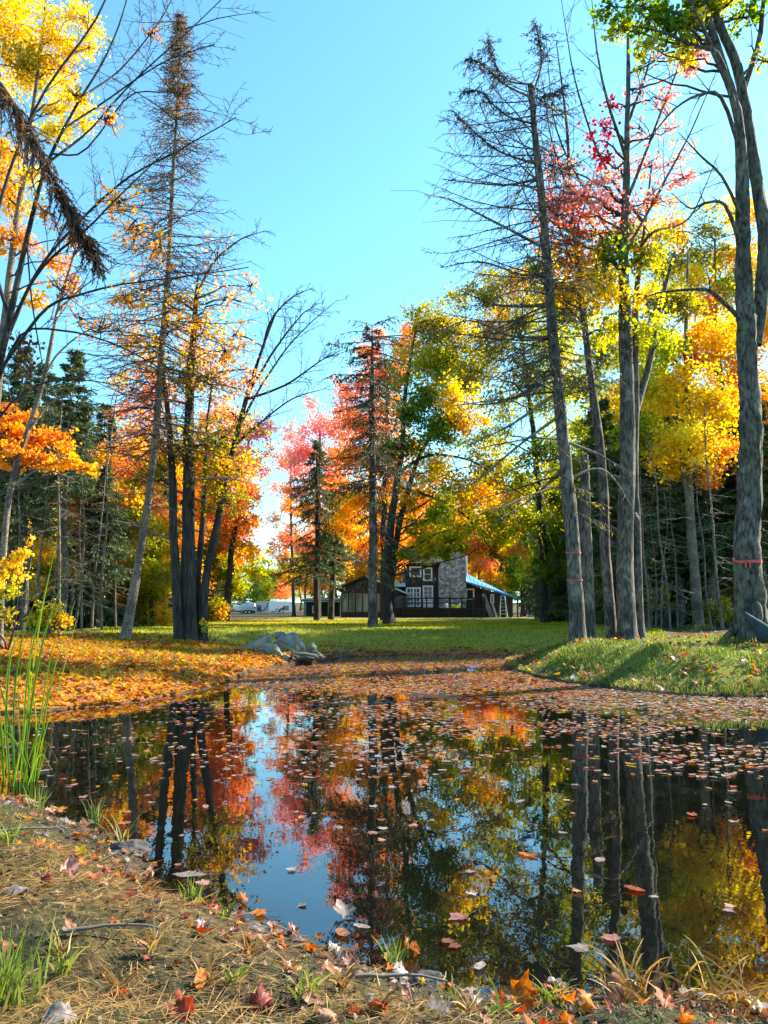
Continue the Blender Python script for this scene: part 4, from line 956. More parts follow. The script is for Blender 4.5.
for x, Y in [(645, 20), (660, 21), (668, 20.4), (678, 22), (712, 21), (722, 20.5), (732, 21.5), (655, 22.5), (606, 21), (638, 22), (764, 20)]:
    pole(x, Y, int(R.integers(0, 3)), 'thin pale dead sapling standing at the front of the right woods', 'dead saplings in the right woods')
# ================================================================== CABIN
def board_mat(name, dark, light):
    m, nt, out = new_mat(name); L = nt.links.new
    tc = nt.nodes.new('ShaderNodeTexCoord')
    wv = node(nt, 'ShaderNodeTexWave', Scale=1.3, Distortion=.3, Detail=2.0); wv.bands_direction = 'X'; L(tc.outputs['Object'], wv.inputs['Vector'])
    n = node(nt, 'ShaderNodeTexNoise', Scale=4.0, Detail=6.0); L(tc.outputs['Object'], n.inputs['Vector'])
    r = ramp(nt, [(.0, tuple(c * .3 for c in dark)), (.12, dark), (.9, light)], wv.outputs['Fac'])
    mx = node(nt, 'ShaderNodeMix', _data_type='RGBA', _blend_type='MULTIPLY'); mx.inputs[0].default_value = .6; L(r.outputs[0], mx.inputs[6]); L(n.outputs[0], mx.inputs[7])
    b = node(nt, 'ShaderNodeBsdfPrincipled', Roughness=.75); L(mx.outputs[2], b.inputs['Base Color'])
    bp = node(nt, 'ShaderNodeBump', Strength=.6, Distance=.03); L(wv.outputs['Fac'], bp.inputs['Height']); L(bp.outputs[0], b.inputs['Normal'])
    L(b.outputs[0], out.inputs['Surface']); return m
M_WALL = board_mat('dark_brown_boards', (.026, .017, .015), (.040, .027, .023))
M_WHITE = plain('white_paint', (.72, .72, .74), .5, .06)
M_GLASS = plain('window_glass', (.025, .03, .035), .08, .2, 1.0, spec=.9)
M_GLASSPALE = plain('pale_window_glass', (.22, .21, .19), .25, .3, 1.2, spec=.6)  # paler pane colour than the other window glass
M_BLUE = plain('blue_metal_roof', (.06, .26, .68), .4, .12, 1.5)
M_PALEROOF = plain('pale_blue_sunlit_roof', (.35, .52, .60), .35, .1, 1.5)  # sun on the metal roof edge put into a pale blue colour
M_DARKROOF = plain('dark_shingle_roof', (.012, .011, .011), .8, .3, 6)
M_DECK = plain('weathered_deck_wood', (.016, .012, .011), .8, .3, 5)
M_LIGHTWOOD = plain('light_wood', (.38, .32, .24), .7, .2, 6)
M_ALU = plain('aluminium', (.55, .56, .58), .35, .1, 6, metal=.6)
M_BLACK = plain('black_rubber', (.012, .012, .013), .6, .2)
def stone_mat(name, scale, a, b, mortar):
    m, nt, out = new_mat(name); L = nt.links.new
    tc = nt.nodes.new('ShaderNodeTexCoord')
    v = node(nt, 'ShaderNodeTexVoronoi', Scale=scale); L(tc.outputs['Object'], v.inputs['Vector'])
    e = node(nt, 'ShaderNodeTexVoronoi', _feature='DISTANCE_TO_EDGE', Scale=scale); L(tc.outputs['Object'], e.inputs['Vector'])
    bw = nt.nodes.new('ShaderNodeRGBToBW'); L(v.outputs['Color'], bw.inputs[0])
    r = ramp(nt, [(.2, a), (.8, b)], bw.outputs[0])
    k = ramp(nt, [(.02, (0, 0, 0)), (.10, (1, 1, 1))], e.outputs['Distance'])
    mx = node(nt, 'ShaderNodeMix', _data_type='RGBA'); L(k.outputs[0], mx.inputs[0]); mx.inputs[6].default_value = (*mortar, 1); L(r.outputs[0], mx.inputs[7])
    p = node(nt, 'ShaderNodeBsdfPrincipled', Roughness=.9); L(mx.outputs[2], p.inputs['Base Color'])
    bp = node(nt, 'ShaderNodeBump', Strength=.9, Distance=.08); L(k.outputs[0], bp.inputs['Height']); L(bp.outputs[0], p.inputs['Normal'])
    L(p.outputs[0], out.inputs['Surface']); return m
M_STONE = stone_mat('fieldstone_chimney', 4.2, (.20, .19, .20), (.52, .50, .50), (.24, .23, .22))

M_PORCHF = plain('grey_porch_frames', (.20, .18, .17), .7, .2)
YH = 70.0
MPX = YH / F
def HX(x): return P(x, 600, YH)[0]
def HZ(y): return P(384, y, YH)[2]
gh = gz(HX(430), YH)
cab = thing('cabin', 'dark brown two-storey cabin with stone chimney, glazed porch and blue tin lean-to roof', 'house', (HX(430), YH, gh))
CB = np.array([HX(430), YH, gh])
def part(name, mbx, mats, parent=cab):
    return mbx.build(name, mats, parent, CB)
YF = YH  # plane of the front wall
# two-storey block
m = MB(); m.box(((HX(404.5) + HX(462)) / 2, YF + 3.5, (gh - .1 + HZ(564)) / 2), (HX(462) - HX(404.5), 7, HZ(564) - gh + .1)); part('wall', m, M_WALL)
m = MB(); a, b = HX(402), HX(464)
for s in (0, 1):
    ys = YF - .5 if s == 0 else YF + 7.5
    m.prism([(a, ys, HZ(565)), (b, ys, HZ(565)), (b, YF + 3.5, HZ(548)), (a, YF + 3.5, HZ(548))], (0, 0, .16))
part('roof', m, M_DARKROOF)
m = MB(); m.prism([(HX(462) - .03, YF, HZ(564)), (HX(462) - .03, YF + 7, HZ(564)), (HX(462) - .03, YF + 3.5, HZ(549))], (-.2, 0, 0)); part('gable', m, M_WALL)
# chimney
m = MB(); cx0, cx1 = HX(438.5), HX(465.5)
m.prism([(cx0, YF - .75, gh - .1), (cx1, YF - .75, gh - .1), (cx1, YF - .75, HZ(572)), (cx1 - .12, YF - .75, HZ(556)), (cx0 + .35, YF - .75, HZ(556)), (cx0, YF - .75, HZ(570))], (0, .74, 0))
CH = part('chimney', m, M_STONE)
m = MB(); m.box(((cx0 + cx1) / 2 + .1, YF - .38, HZ(556) + .05), (cx1 - cx0 - .3, .84, .1)); m.build('chimney_cap', M_STONE, CH, CB)
m = MB(); m.tube([(HX(467.5), YF + .6, HZ(575)), (HX(467.5), YF + .6, HZ(555))], .09, 8, 0); m.build('flue_pipe', M_ALU, CH, CB)
def window(x0, x1, y0, y1, glass=M_GLASS, name='window', bars=(1, 1), yf=YF, fr=.13, fm=None):
    X0, X1, Z0, Z1 = HX(x0), HX(x1), HZ(y1), HZ(y0)
    cx, cz = (X0 + X1) / 2, (Z0 + Z1) / 2
    f = MB()
    f.box((cx, yf - .04, Z1 - fr / 2), (X1 - X0, .1, fr)); f.box((cx, yf - .04, Z0 + fr / 2), (X1 - X0, .1, fr))
    for X in (X0 + fr / 2, X1 - fr / 2): f.box((X, yf - .04, cz), (fr, .094, Z1 - Z0 - 2 * fr))
    w = f.build(name, fm or M_WHITE, cab, CB)
    g = MB(); g.box((cx, yf - .015, cz), (X1 - X0 - 2 * fr, .03, Z1 - Z0 - 2 * fr)); g.build('pane', glass, w, CB)
    if bars != (0, 0):
        g = MB()
        for i in range(bars[0]): g.box((X0 + fr + (X1 - X0 - 2 * fr) * (i + 1) / (bars[0] + 1), yf - .05, cz), (.045, .03, Z1 - Z0 - 2 * fr))
        for i in range(bars[1]): g.box((cx, yf - .053, Z0 + fr + (Z1 - Z0 - 2 * fr) * (i + 1) / (bars[1] + 1)), (X1 - X0 - 2 * fr, .03, .045))
        g.build('glazing_bars', M_WHITE, w, CB)
    return w
window(409.5, 421.5, 566.5, 577, M_GLASS, bars=(0, 0))
window(423.2, 432.5, 567.5, 581, M_GLASS, bars=(0, 1))
window(422.8, 433.2, 585.5, 600.2, M_GLASSPALE, bars=(1, 2))
d = window(406, 420.8, 587.3, 607, M_GLASS, name='door', bars=(0, 0))
g = MB()
xa, xb = HX(406) + .13, HX(420.8) - .13
for i in range(1, 4): g.box((xa + (xb - xa) * i / 4, YF - .05, HZ(597.2)), (.14 if i == 2 else .05, .03, HZ(587.3) - HZ(607) - .26))
for i in range(1, 4): g.box(((xa + xb) / 2, YF - .056, HZ(605.7) + (HZ(588.7) - HZ(605.7)) * i / 4), (xb - xa, .03, .05))
g.build('glazing_bars', M_WHITE, d, CB)
m = MB(); m.box((HX(428), YF - .05, HZ(604)), (HX(433) - HX(423), .1, HZ(600.6) - HZ(607.5))); part('white_panel', m, M_WHITE)
window(465.5, 474, 588.7, 599.5, M_GLASS, bars=(0, 0), yf=YF - .28, fr=.12)
# lean-to with the blue roof
A, B, C_, D = np.array([HX(465.7), YF - .9, HZ(583)]), np.array([HX(513.5), YF - 1.6, HZ(598.5)]), np.array([HX(511), YF + 4.5, HZ(594.5)]), np.array([HX(468), YF + 5, HZ(569)])
m = MB(); m.prism([A, B, C_, D], (0, 0, .12)); part('roof', m, M_BLUE)
m = MB()
for k in range(1, 14):
    u = k / 14; p0 = A * (1 - u) + B * u + np.array([0, 0, .14]); p1 = D * (1 - u) + C_ * u + np.array([0, 0, .14])
    m.tube([p0, p1], .025, 4, 0, cap=False)
part('roof_seam', m, M_BLUE)
m = MB()
zt = lambda x: A[2] + (B[2] - A[2]) * (x - A[0]) / (B[0] - A[0]) - .06
m.prism([(A[0], YF - .28, gh - .1), (HX(482), YF - .28, gh - .1), (HX(482), YF - .28, zt(HX(482))), (A[0], YF - .28, zt(A[0]) + .12)], (0, 4.5, 0))
m.prism([(HX(482) + .003, YF - .6, gh - .1), (HX(510), YF - 1.0, gh - .1), (HX(510), YF - 1.0, zt(HX(510))), (HX(482) + .003, YF - .6, zt(HX(482)))], (0, 4.0, 0))
part('wall', m, M_WALL)
window(489.3, 492.8, 594.5, 603.5, M_GLASSPALE, bars=(0, 0), yf=YF - .72, fr=.07)
m = MB(); m.tube([(HX(514.6), YF - 1.5, gh - .1), (HX(514.6), YF - 1.5, HZ(599))], .07, 6, 0); part('post', m, M_DECK)
# glazed porch (gable to the front)
PX0, PX1 = HX(342), HX(404)
ap = (HX(366), HZ(577.5))
m = MB(); m.prism([(PX0, YF - 1.6, gh - .1), (HX(404), YF - 1.6, gh - .1), (HX(404), YF - 1.6, HZ(593.5)), (ap[0], YF - 1.6, ap[1] - .1), (PX0, YF - 1.6, HZ(588.5))], (0, 5.5, 0)); part('porch_wall', m, M_WALL)
for p, q2, mt in (((HX(337.5), HZ(590.5)), ap, M_DARKROOF), (ap, (HX(408), HZ(595.5)), M_PALEROOF)):
    m = MB(); m.prism([(p[0], YF - 2.1, p[1]), (q2[0], YF - 2.1, q2[1]), (q2[0], YF - 2.1, q2[1] + .15), (p[0], YF - 2.1, p[1] + .15)], (0, 6.3, 0)); part('porch_roof', m, mt)
m = MB(); m.box((HX(398.5), YF + .6, HZ(585)), (HX(405) - HX(391.5), 2.5, .32)); part('link_roof', m, M_PALEROOF)
m = MB(); m.box((HX(398.5), YF + 1.2, (HZ(586.5) + gh) / 2), (HX(404) - HX(392), 1.2, HZ(587) - gh)); part('link_wall', m, M_WALL)
for x0_, x1_, gl in ((343.6, 348.6, M_GLASS), (349.8, 355.2, M_GLASS), (357, 362.4, M_GLASS), (363.4, 369.2, M_GLASSPALE), (376.2, 380, M_GLASSPALE), (381, 384.6, M_GLASS)):
    window(x0_, x1_, 594, 612, gl, 'porch_window', (0, 0), YF - 1.6, .08, M_PORCHF)
# deck and rail
m = MB(); m.box(((HX(402) + HX(480)) / 2, YF - 2.2, HZ(609)), (HX(480) - HX(402), 2.6, .16)); part('deck', m, M_DECK)
m = MB(); m.box(((HX(402) + HX(480)) / 2, YF - 3.35, (HZ(610) + gh) / 2), (HX(480) - HX(402), .06, HZ(610) - gh)); part('deck_void_shade', m, M_DECK)  # dark sheet added for the shaded void under the deck
m = MB(); m.box(((HX(402) + HX(480)) / 2, YF - 3.5, HZ(599)), (HX(480) - HX(402), .14, .11)); m.box(((HX(402) + HX(480)) / 2, YF - 3.48, HZ(603.5)), (HX(480) - HX(402), .06, .09)); part('deck_rail', m, M_DECK)
for k in range(8):
    X = HX(402.3) + (HX(479.7) - HX(402.3)) * k / 7
    m = MB(); m.box((X, YF - 3.53, (HZ(598) + gh) / 2 - .05), (.12, .12, HZ(598) - gh + .1)); part('deck_post', m, M_DECK)
# light ends and items along the deck front are separate things
def free(name, label, cat, mats, fn, loc, group=None):
    mbx = MB(); fn(mbx); o = mbx.build(name, mats, None, np.asarray(loc, float)); return tag(o, label, cat, group)

# covered grill on the deck
gl = np.array([HX(400.5), YF - 3.0, HZ(609) + .08])
t = thing('covered_grill', 'round covered grill in dark cloth at the left end of the cabin deck', 'grill', gl)
a = np.linspace(0, math.pi * .5, 7)
m = MB(); m.tube([gl + np.array([0, 0, z]) for z in (.02, .4, .75, .9, 1.0)], [.55, .55, .58, .45, .15], 14, 0); m.build('cover', plain('dark_blue_cover', (.02, .022, .035), .7), t, gl)
for k in range(3):
    m = MB(); m.tube([gl + np.array([math.cos(k * 2.1) * .4, math.sin(k * 2.1) * .4, 0]), gl + np.array([math.cos(k * 2.1) * .3, math.sin(k * 2.1) * .3, .1])], .03, 6, 0); m.build('leg', M_BLACK, t, gl)

# white pails on the deck edge
for x, lab in ((443.5, 'small white pail on the deck left of the bush'), (457, 'small white pail on the deck just above the bush')):
    p0 = np.array([HX(x), YF - 3.2, HZ(609) + .08])
    mm = MB(); mm.tube([p0, p0 + np.array([0, 0, .03]), p0 + np.array([0, 0, .34])], [.1, .12, .15], 12, 0); tag(mm.build('pail', M_WHITE, None, p0), lab, 'pail')

# step ladder and planks against the lean-to
lb = np.array([HX(499.8), YF - 1.9, gz(HX(499.8), YF - 1.9)])
t = thing('step_ladder', 'aluminium step ladder standing open against the dark lean-to wall under the blue roof', 'ladder', lb)
for s in (-1, 1):
    m = MB(); m.tube([lb + np.array([s * .33, -.35, 0]), lb + np.array([s * .17, .1, 1.85])], .035, 4, 0); m.build('rail', M_ALU, t, lb)
    m = MB(); m.tube([lb + np.array([s * .33, .5, 0]), lb + np.array([s * .17, .14, 1.83])], .022, 4, 0); m.build('rear_leg', M_ALU, t, lb)
for k in range(5):
    u = (k + 1) / 6; m = MB(); m.box(lb + np.array([0, -.35 + .45 * u, 1.85 * u]), (2 * (.33 - .16 * u), .09, .04)); m.build('step', M_ALU, t, lb)
m = MB(); m.box(lb + np.array([0, .12, 1.87]), (.42, .18, .05)); m.build('top_cap', M_ALU, t, lb)
M_GREYBOARD = plain('grey_board', (.20, .19, .19), .8, .25, 5)
pb = np.array([HX(485), YF - 1.5, gz(HX(485), YF - 1.5)])
free('plank', 'wide grey board leaning on the lean-to wall beside the cabin window', 'plank', M_GREYBOARD, lambda m: m.prism([pb + np.array([.15, -.1, 0]), pb + np.array([.62, -.1, 0]), pb + np.array([-.12, .55, 2.1]), pb + np.array([-.42, .55, 2.1])], (0, .06, 0)), pb)
pb2 = np.array([HX(491.5), YF - 1.8, gz(HX(491.5), YF - 1.8)])
free('plank', 'narrow pale board leaning between the wide grey board and the step ladder', 'plank', M_LIGHTWOOD, lambda m: m.prism([pb2 + np.array([.05, -.1, 0]), pb2 + np.array([.30, -.1, 0]), pb2 + np.array([-.05, .6, 1.35]), pb2 + np.array([-.2, .6, 1.35])], (0, .05, 0)), pb2)
# wooden crate bin + post to the right
cb = np.array([HX(531.5), YF - 1, gz(HX(531.5), YF - 1)])
t = thing('wood_bin', 'low pale wooden bin on the grass right of the cabin', 'bin', cb)
m = MB()
for k in range(5): m.box(cb + np.array([0, -.3, .08 + k * .16]), (1.05, .04, .15))
for s in (-1, 1): m.box(cb + np.array([s * .5, .02, .4]), (.04, .6, .78))
m.box(cb + np.array([0, .33, .4]), (.98, .03, .78)); m.build('side_boards', M_LIGHTWOOD, t, cb)
m = MB(); m.box(cb + np.array([0, 0, .83]), (1.16, .76, .05), rx=-.06); m.build('lid', M_GREYBOARD, t, cb)
pp = np.array([HX(539), YF - 1.2, gz(HX(539), YF - 1.2)])
free('fence_post', 'short pale wooden post beside the wooden bin', 'post', M_LIGHTWOOD, lambda m: m.tube([pp - np.array([0, 0, .2]), pp + np.array([0, 0, .6]), pp + np.array([.02, 0, 1.25])], .07, 7, 0, .1), pp)

# carport / shed left of the porch
YS = 78.0
def SX(x): return P(x, 600, YS)[0]
def SZ(y): return P(384, y, YS)[2]
sg = gz(SX(322), YS); SB = np.array([SX(322), YS, sg])
shed = thing('shed', 'low dark open shed with grey posts between the spruces left of the porch', 'shed', SB)
m = MB(); m.box((SX(322), YS + 4, (SZ(601) + sg) / 2), (SX(342) - SX(303), .15, SZ(601) - sg)); m.box((SX(342), YS + 2, (SZ(601) + sg) / 2), (.15, 3.8, SZ(601) - sg)); m.build('wall', M_WALL, shed, SB)
m = MB(); m.prism([(SX(301), YS - .4, SZ(601)), (SX(343), YS - .4, SZ(601)), (SX(343), YS + 4.3, SZ(598.5)), (SX(301), YS + 4.3, SZ(598.5))], (0, 0, .14)); m.build('roof', M_DARKROOF, shed, SB)
m = MB(); m.box((SX(322), YS - .45, SZ(601.3)), (SX(343) - SX(301), .08, .14)); m.build('fascia', M_GREYBOARD, shed, SB)
for x in (305.5, 329, 341):
    m = MB(); m.box((SX(x), YS - .25, (SZ(601.8) + sg) / 2), (.16, .16, SZ(601.8) - sg)); m.build('post', M_GREYBOARD, shed, SB)
m = MB(); m.box((SX(312.5), YS + 3.88, SZ(609.5)), (.75, .06, .75)); w = m.build('window', M_WHITE, shed, SB)
m = MB(); m.box((SX(312.5), YS + 3.83, SZ(609.5)), (.55, .04, .55)); m.build('pane', M_GLASSPALE, w, SB)

# ================================================================== TRAILER AND BOAT
YT = 128.0
def TX(x): return P(x, 600, YT)[0]
def TZ(y): return P(384, y, YT)[2]
M_CARAVAN = plain('white_trailer_skin', (.86, .85, .83), .35, .04, 2)
M_SHADESKIN = plain('shaded_trailer_skin', (.42, .42, .43), .4, .06, 2)  # grey copy of the white skin; shade on that side is painted
M_NAVY = plain('navy_graphic', (.03, .035, .09), .4, .1)
tg = gz(TX(275), YT); TB = np.array([TX(275), YT, tg])
rv = thing('travel_trailer', 'white travel trailer with a navy swoosh and roof unit parked beyond the lawn', 'trailer', TB)
xa, xm, xb = TX(254.5), TX(269), TX(292.8)
zb, zt_ = TZ(614.2), TZ(602)
m = MB()
m.prism([(xm, YT, zb), (xb, YT, zb), (xb, YT, TZ(603)), (xb - .25, YT, TZ(601.6)), (xm, YT, TZ(601))], (0, 2.4, 0))
m.build('body', M_CARAVAN, rv, TB)
m = MB(); m.prism([(xa, YT + .25, zb), (xm - .004, YT + .003, zb), (xm - .004, YT + .003, TZ(601.3)), (xa + .35, YT + .25, TZ(601.6)), (xa, YT + .25, TZ(604.5))], (0, 2.1, 0)); m.build('front_section', M_SHADESKIN, rv, TB)
m = MB(); m.box(((xa + .75), YT + .2, TZ(608)), (.7, .12, .9)); wn = m.build('window', M_BLACK, rv, TB)
m = MB(); m.box(((xa + .75), YT + .12, TZ(608)), (.55, .04, .75)); m.build('pane', M_GLASS, wn, TB)
m = MB(); m.box((TX(273.5), YT + 1.1, TZ(600.2)), (1.3, 1.1, .36)); m.build('roof_unit', M_CARAVAN, rv, TB)
m = MB(); m.box((TX(286), YT - .01, TZ(608)), (.9, .03, .7)); wn = m.build('window', M_BLACK, rv, TB)
m = MB(); m.box((TX(286), YT - .03, TZ(608)), (.75, .02, .55)); m.build('pane', M_GLASS, wn, TB)
sw = curve([(TX(278.5), YT - .03, TZ(613.8)), (TX(280), YT - .03, TZ(610)), (TX(283), YT - .03, TZ(608)), (TX(286.5), YT - .03, TZ(608.8))], 14)
m = MB()
for i in range(13):
    wv = .30 * (1 - i / 15); m.prism([sw[i] + np.array([0, 0, -wv]), sw[i + 1] + np.array([0, 0, -wv * .95]), sw[i + 1] + np.array([0, 0, wv * .6]), sw[i] + np.array([0, 0, wv * .6])], (0, -.01 - .0005 * i, 0))
m.build('swoosh', M_NAVY, rv, TB)
arc = [(TX(256 + 12 * math.sin(t)), YT + .1 - .12 * math.sin(t), TZ(612 - 9 * (1 - math.cos(t)))) for t in np.linspace(.2, 1.6, 10)]
m = MB(); m.tube(arc, .06, 4, 0); m.build('stripe', M_NAVY, rv, TB)
m = MB(); m.box((TX(273), YT - .01, TZ(612.5)), (.5, .03, .45)); m.build('hatch', M_NAVY, rv, TB)
m = MB(); m.box((TX(274), YT + 1.2, zb - .12), (xb - xa - .6, 1.9, .2)); m.build('chassis', M_BLACK, rv, TB)
def wheel(x, y, z, r, w, parent, base):
    m = MB(); m.tube([(x, y - w / 2, z), (x, y - w / 2 + .001, z), (x, y + w / 2, z)], [r * .7, r, r], 18, 0); o = m.build('wheel', M_BLACK, parent, base)
    m = MB(); m.tube([(x, y - w / 2 - .02, z), (x, y - w / 2 + .01, z)], [r * .5, r * .55], 12, 0); m.build('rim', M_ALU, o, base)
for x in (277.5, 281.8): wheel(TX(x), YT + .1, tg + .34, .34, .22, rv, TB)
m = MB(); m.tube([(xa + .2, YT + 1.2, zb - .1), (xa - 1.1, YT + 1.2, zb - .12)], .06, 6, 0); m.tube([(xa - 1.0, YT + 1.2, zb), (xa - 1.0, YT + 1.2, tg)], .04, 6, 0); m.build('hitch', M_BLACK, rv, TB)

YB = 118.0
def BX(x): return P(x, 600, YB)[0]
def BZ(y): return P(384, y, YB)[2]
bg_ = gz(BX(243), YB); BB = np.array([BX(243), YB, bg_])
bt = thing('boat', 'white motorboat with a pale canopy on a dark trailer left of the travel trailer', 'boat', BB)
def hull(m):
    xs = np.linspace(BX(232.5), BX(254.5), 12); v = []; nseg = 7
    for i, x in enumerate(xs):
        u = i / 11; wd = .95 * (1 - max(0, (.55 - u) / .55) ** 2.2) + .02; keel = BZ(613.2) + .75 * max(0, (.4 - u) / .4) ** 1.8; sheer = BZ(606.5) + .32 * (1 - u) ** 2
        for k in range(nseg):
            s = -1 + 2 * k / (nseg - 1); v.append((x, YB + 1 + s * wd * (1 if abs(s) > .9 else 1.0), keel + (sheer - keel) * abs(s) ** 1.6))
    v = np.array(v); f = [[i * nseg + k, (i + 1) * nseg + k, (i + 1) * nseg + k + 1, i * nseg + k + 1] for i in range(11) for k in range(nseg - 1)]
    f += [[i * nseg, i * nseg + nseg - 1, (i + 1) * nseg + nseg - 1, (i + 1) * nseg] for i in range(11)]
    m.add(v, f, 0, smooth=False)
m = MB(); hull(m); m.build('hull', M_CARAVAN, bt, BB)
m = MB()
cvp = [(BX(238), BZ(606.5)), (BX(242), BZ(603.5)), (BX(248), BZ(602.3)), (BX(253.5), BZ(603.2)), (BX(254), BZ(606.8)), (BX(247), BZ(607.6))]
m.prism([(x, YB + .25, z) for x, z in cvp], (0, 1.5, 0)); m.build('canopy', plain('pale_canvas', (.55, .56, .60), .7, .1), bt, BB)
m = MB(); m.box((BX(244), YB + 1, bg_ + .42), (3.6, 1.5, .12)); m.tube([(BX(236), YB + 1, bg_ + .45), (BX(229), YB + 1, bg_ + .4)], .06, 6, 0); m.build('trailer_frame', M_BLACK, bt, BB)
for x in (246, 249.5): wheel(BX(x), YB + .1, bg_ + .3, .3, .2, bt, BB)

# ================================================================== FLAGGING, ROCKS
M_RIB = plain('red_flagging_tape', (.55, .07, .055), .6, .08, 4)
def ribbon(label, cen, rad, tilt=.02, h=.045, ends=True):
    n = 40; a = np.linspace(0, 2 * math.pi, n, endpoint=False); v = []
    for k in range(n):
        rr = rad * (1.0 + .02 * math.sin(a[k] * 5)); z = cen[2] + tilt * math.sin(a[k]) + .008 * math.sin(a[k] * 3)
        for dz, dr in ((-h / 2, 0), (h / 2, 0), (h / 2, .006), (-h / 2, .006)): v.append((cen[0] + math.cos(a[k]) * (rr + dr), cen[1] + math.sin(a[k]) * (rr + dr), z + dz))
    f = [[k * 4 + j, ((k + 1) % n) * 4 + j, ((k + 1) % n) * 4 + (j + 1) % 4, k * 4 + (j + 1) % 4] for k in range(n) for j in range(4)]
    m = MB(); m.add(v, f, 0)
    # knot with two loose ends
    kx = np.array([cen[0] - rad * .5, cen[1] - rad * .9, cen[2]])
    for s in ((-1, 1) if ends else ()): m.tube([kx, kx + np.array([s * .03, -.03, -.05]), kx + np.array([s * .035, -.035, -.12])], [.012, .014, .01], 5, 0)
    return tag(m.build('flagging_ribbon', M_RIB, None, cen), label, 'ribbon')
i = int(np.argmin(np.abs(BIGC[:, 2] - P(748, 558, 12.3)[2]))); ribbon('red ribbon tied round the big rough trunk at the right edge', BIGC[i], BIGR[i] * 1.07, .03)
for lab, yy, hh in (('upper faded red ribbon round the dead spruce trunk', 547, .022), ('lower thin red ribbon round the dead spruce trunk', 582, .018)):
    i = int(np.argmin(np.abs(DSC[:, 2] - P(572, yy, 14.5)[2]))); ribbon(lab, DSC[i], DSR[i] * 1.06, .02, hh, False)
# blue grey tarp bundle by the big trunk
Yt = 11.7; tp = P(762, 628, Yt); tp[2] = gz(tp[0], Yt)
m = MB(); q = curve([P(744, 613, Yt), P(754, 622, Yt - .05), P(764, 632, Yt - .1), P(770, 640, Yt - .15)], 14); m.tube(q, interp([.03, .06, .10, .13, .10], 14), 14, 0, .25, 3); tag(m.build('tarp', plain('grey_blue_tarp', (.035, .045, .055), .85, .4, 7, bump=.8, spec=.1), None, tp), 'grey blue tarp bundle slumped against the foot of the big rough trunk', 'tarp')

def rock(label, cen, dims, mat, seed, rz=0., ry=0., cat='boulder', name='boulder', group=None, sub=5, rough=.8):
    import bmesh
    bm = bmesh.new(); bmesh.ops.create_icosphere(bm, subdivisions=sub, radius=1)
    rs = np.random.default_rng(seed); N = norm(rs.normal(size=(9, 3))); dcut = .50 + .34 * rs.random(9)
    for v in bm.verts:
        p = np.array(v.co)
        for k in range(9):
            s = p @ N[k] - dcut[k]
            if s > 0: p = p - N[k] * s * .97
        p = p * (1 + rough * .30 * vnoise(p[0] * 2.5 + seed, p[1] * 3 + p[2] * 2, seed) + rough * .16 * vnoise(p[0] * 7, p[2] * 7 + p[1] * 5, seed) + rough * .10 * vnoise(p[0] * 16, p[2] * 16 + p[1] * 11, seed))
        v.co = p * np.array(dims) / 2
    me = bpy.data.meshes.new(name); bm.to_mesh(me); bm.free()
    for f in me.polygons: f.use_smooth = True
    me.materials.append(mat); o = bpy.data.objects.new(name, me); COL.objects.link(o); o.location = tuple(cen); o.rotation_euler = (0, ry, rz)
    return tag(o, label, cat, group)
def rock_mat(name, a, b, c, moss):
    m, nt, out = new_mat(name); L = nt.links.new
    tc = nt.nodes.new('ShaderNodeTexCoord')
    n = node(nt, 'ShaderNodeTexNoise', Scale=5.0, Detail=8.0, Roughness=.7); L(tc.outputs['Object'], n.inputs['Vector'])
    r = ramp(nt, [(.3, a), (.5, b), (.7, c)], n.outputs[0])
    n2 = node(nt, 'ShaderNodeTexNoise', Scale=2.2, Detail=5.0); L(tc.outputs['Object'], n2.inputs['Vector'])
    k = ramp(nt, [(.52, (0, 0, 0)), (.64, (1, 1, 1))], n2.outputs[0])
    mx = node(nt, 'ShaderNodeMix', _data_type='RGBA'); L(k.outputs[0], mx.inputs[0]); L(r.outputs[0], mx.inputs[6]); mx.inputs[7].default_value = (*moss, 1)
    p = node(nt, 'ShaderNodeBsdfPrincipled', Roughness=.85); L(mx.outputs[2], p.inputs['Base Color'])
    bp = node(nt, 'ShaderNodeBump', Strength=.5, Distance=.04); L(n.outputs[0], bp.inputs['Height']); L(bp.outputs[0], p.inputs['Normal'])
    L(p.outputs[0], out.inputs['Surface']); return m
RK1 = rock_mat('grey_boulder', (.10, .10, .10), (.19, .185, .18), (.33, .32, .30), (.12, .13, .07))
RK2 = rock_mat('blue_grey_boulder', (.10, .11, .125), (.17, .185, .21), (.30, .31, .33), (.28, .22, .13))
RK3 = rock_mat('dark_boulder', (.018, .018, .018), (.05, .05, .05), (.11, .105, .10), (.05, .055, .03))
def rk(label, x, y, Y, w, h, d, mat, seed, rz=0., ry=0.):
    c = P(x, y - 1.5, Y); rock(label, c, (w * 1.2 * Y / F, d * 1.2 * Y / F, h * 1.3 * Y / F), mat, seed, rz, ry)
rk('tilted blue grey slab at the left of the rock pile', 259, 648, 15.4, 34, 14, 22, RK2, 11, .1, -.75)
rk('round pale grey boulder at the front of the rock pile', 271, 655.5, 14.9, 22, 16, 20, RK1, 12)
rk('biggest mossy boulder on top of the rock pile', 294, 648, 15.4, 32, 19, 24, RK1, 13, .2, .25)
rk('flat dark boulder at the front right of the rock pile', 300, 658.5, 14.9, 32, 10, 18, RK3, 14, .1, -.06)
rk('low blackish stone at the right end of the rock pile', 316, 657, 15.1, 22, 8, 14, RK3, 15, -.2, .28)
rk('grey stone at the back top of the rock pile', 284, 641, 15.8, 18, 10, 14, RK1, 16, .4, .5)
rk('small brown stone wedged in the middle of the rock pile', 281, 651, 15.2, 16, 14, 14, rock_mat('brown_stone', (.09, .06, .045), (.20, .13, .10), (.30, .22, .18), (.12, .12, .07)), 17)
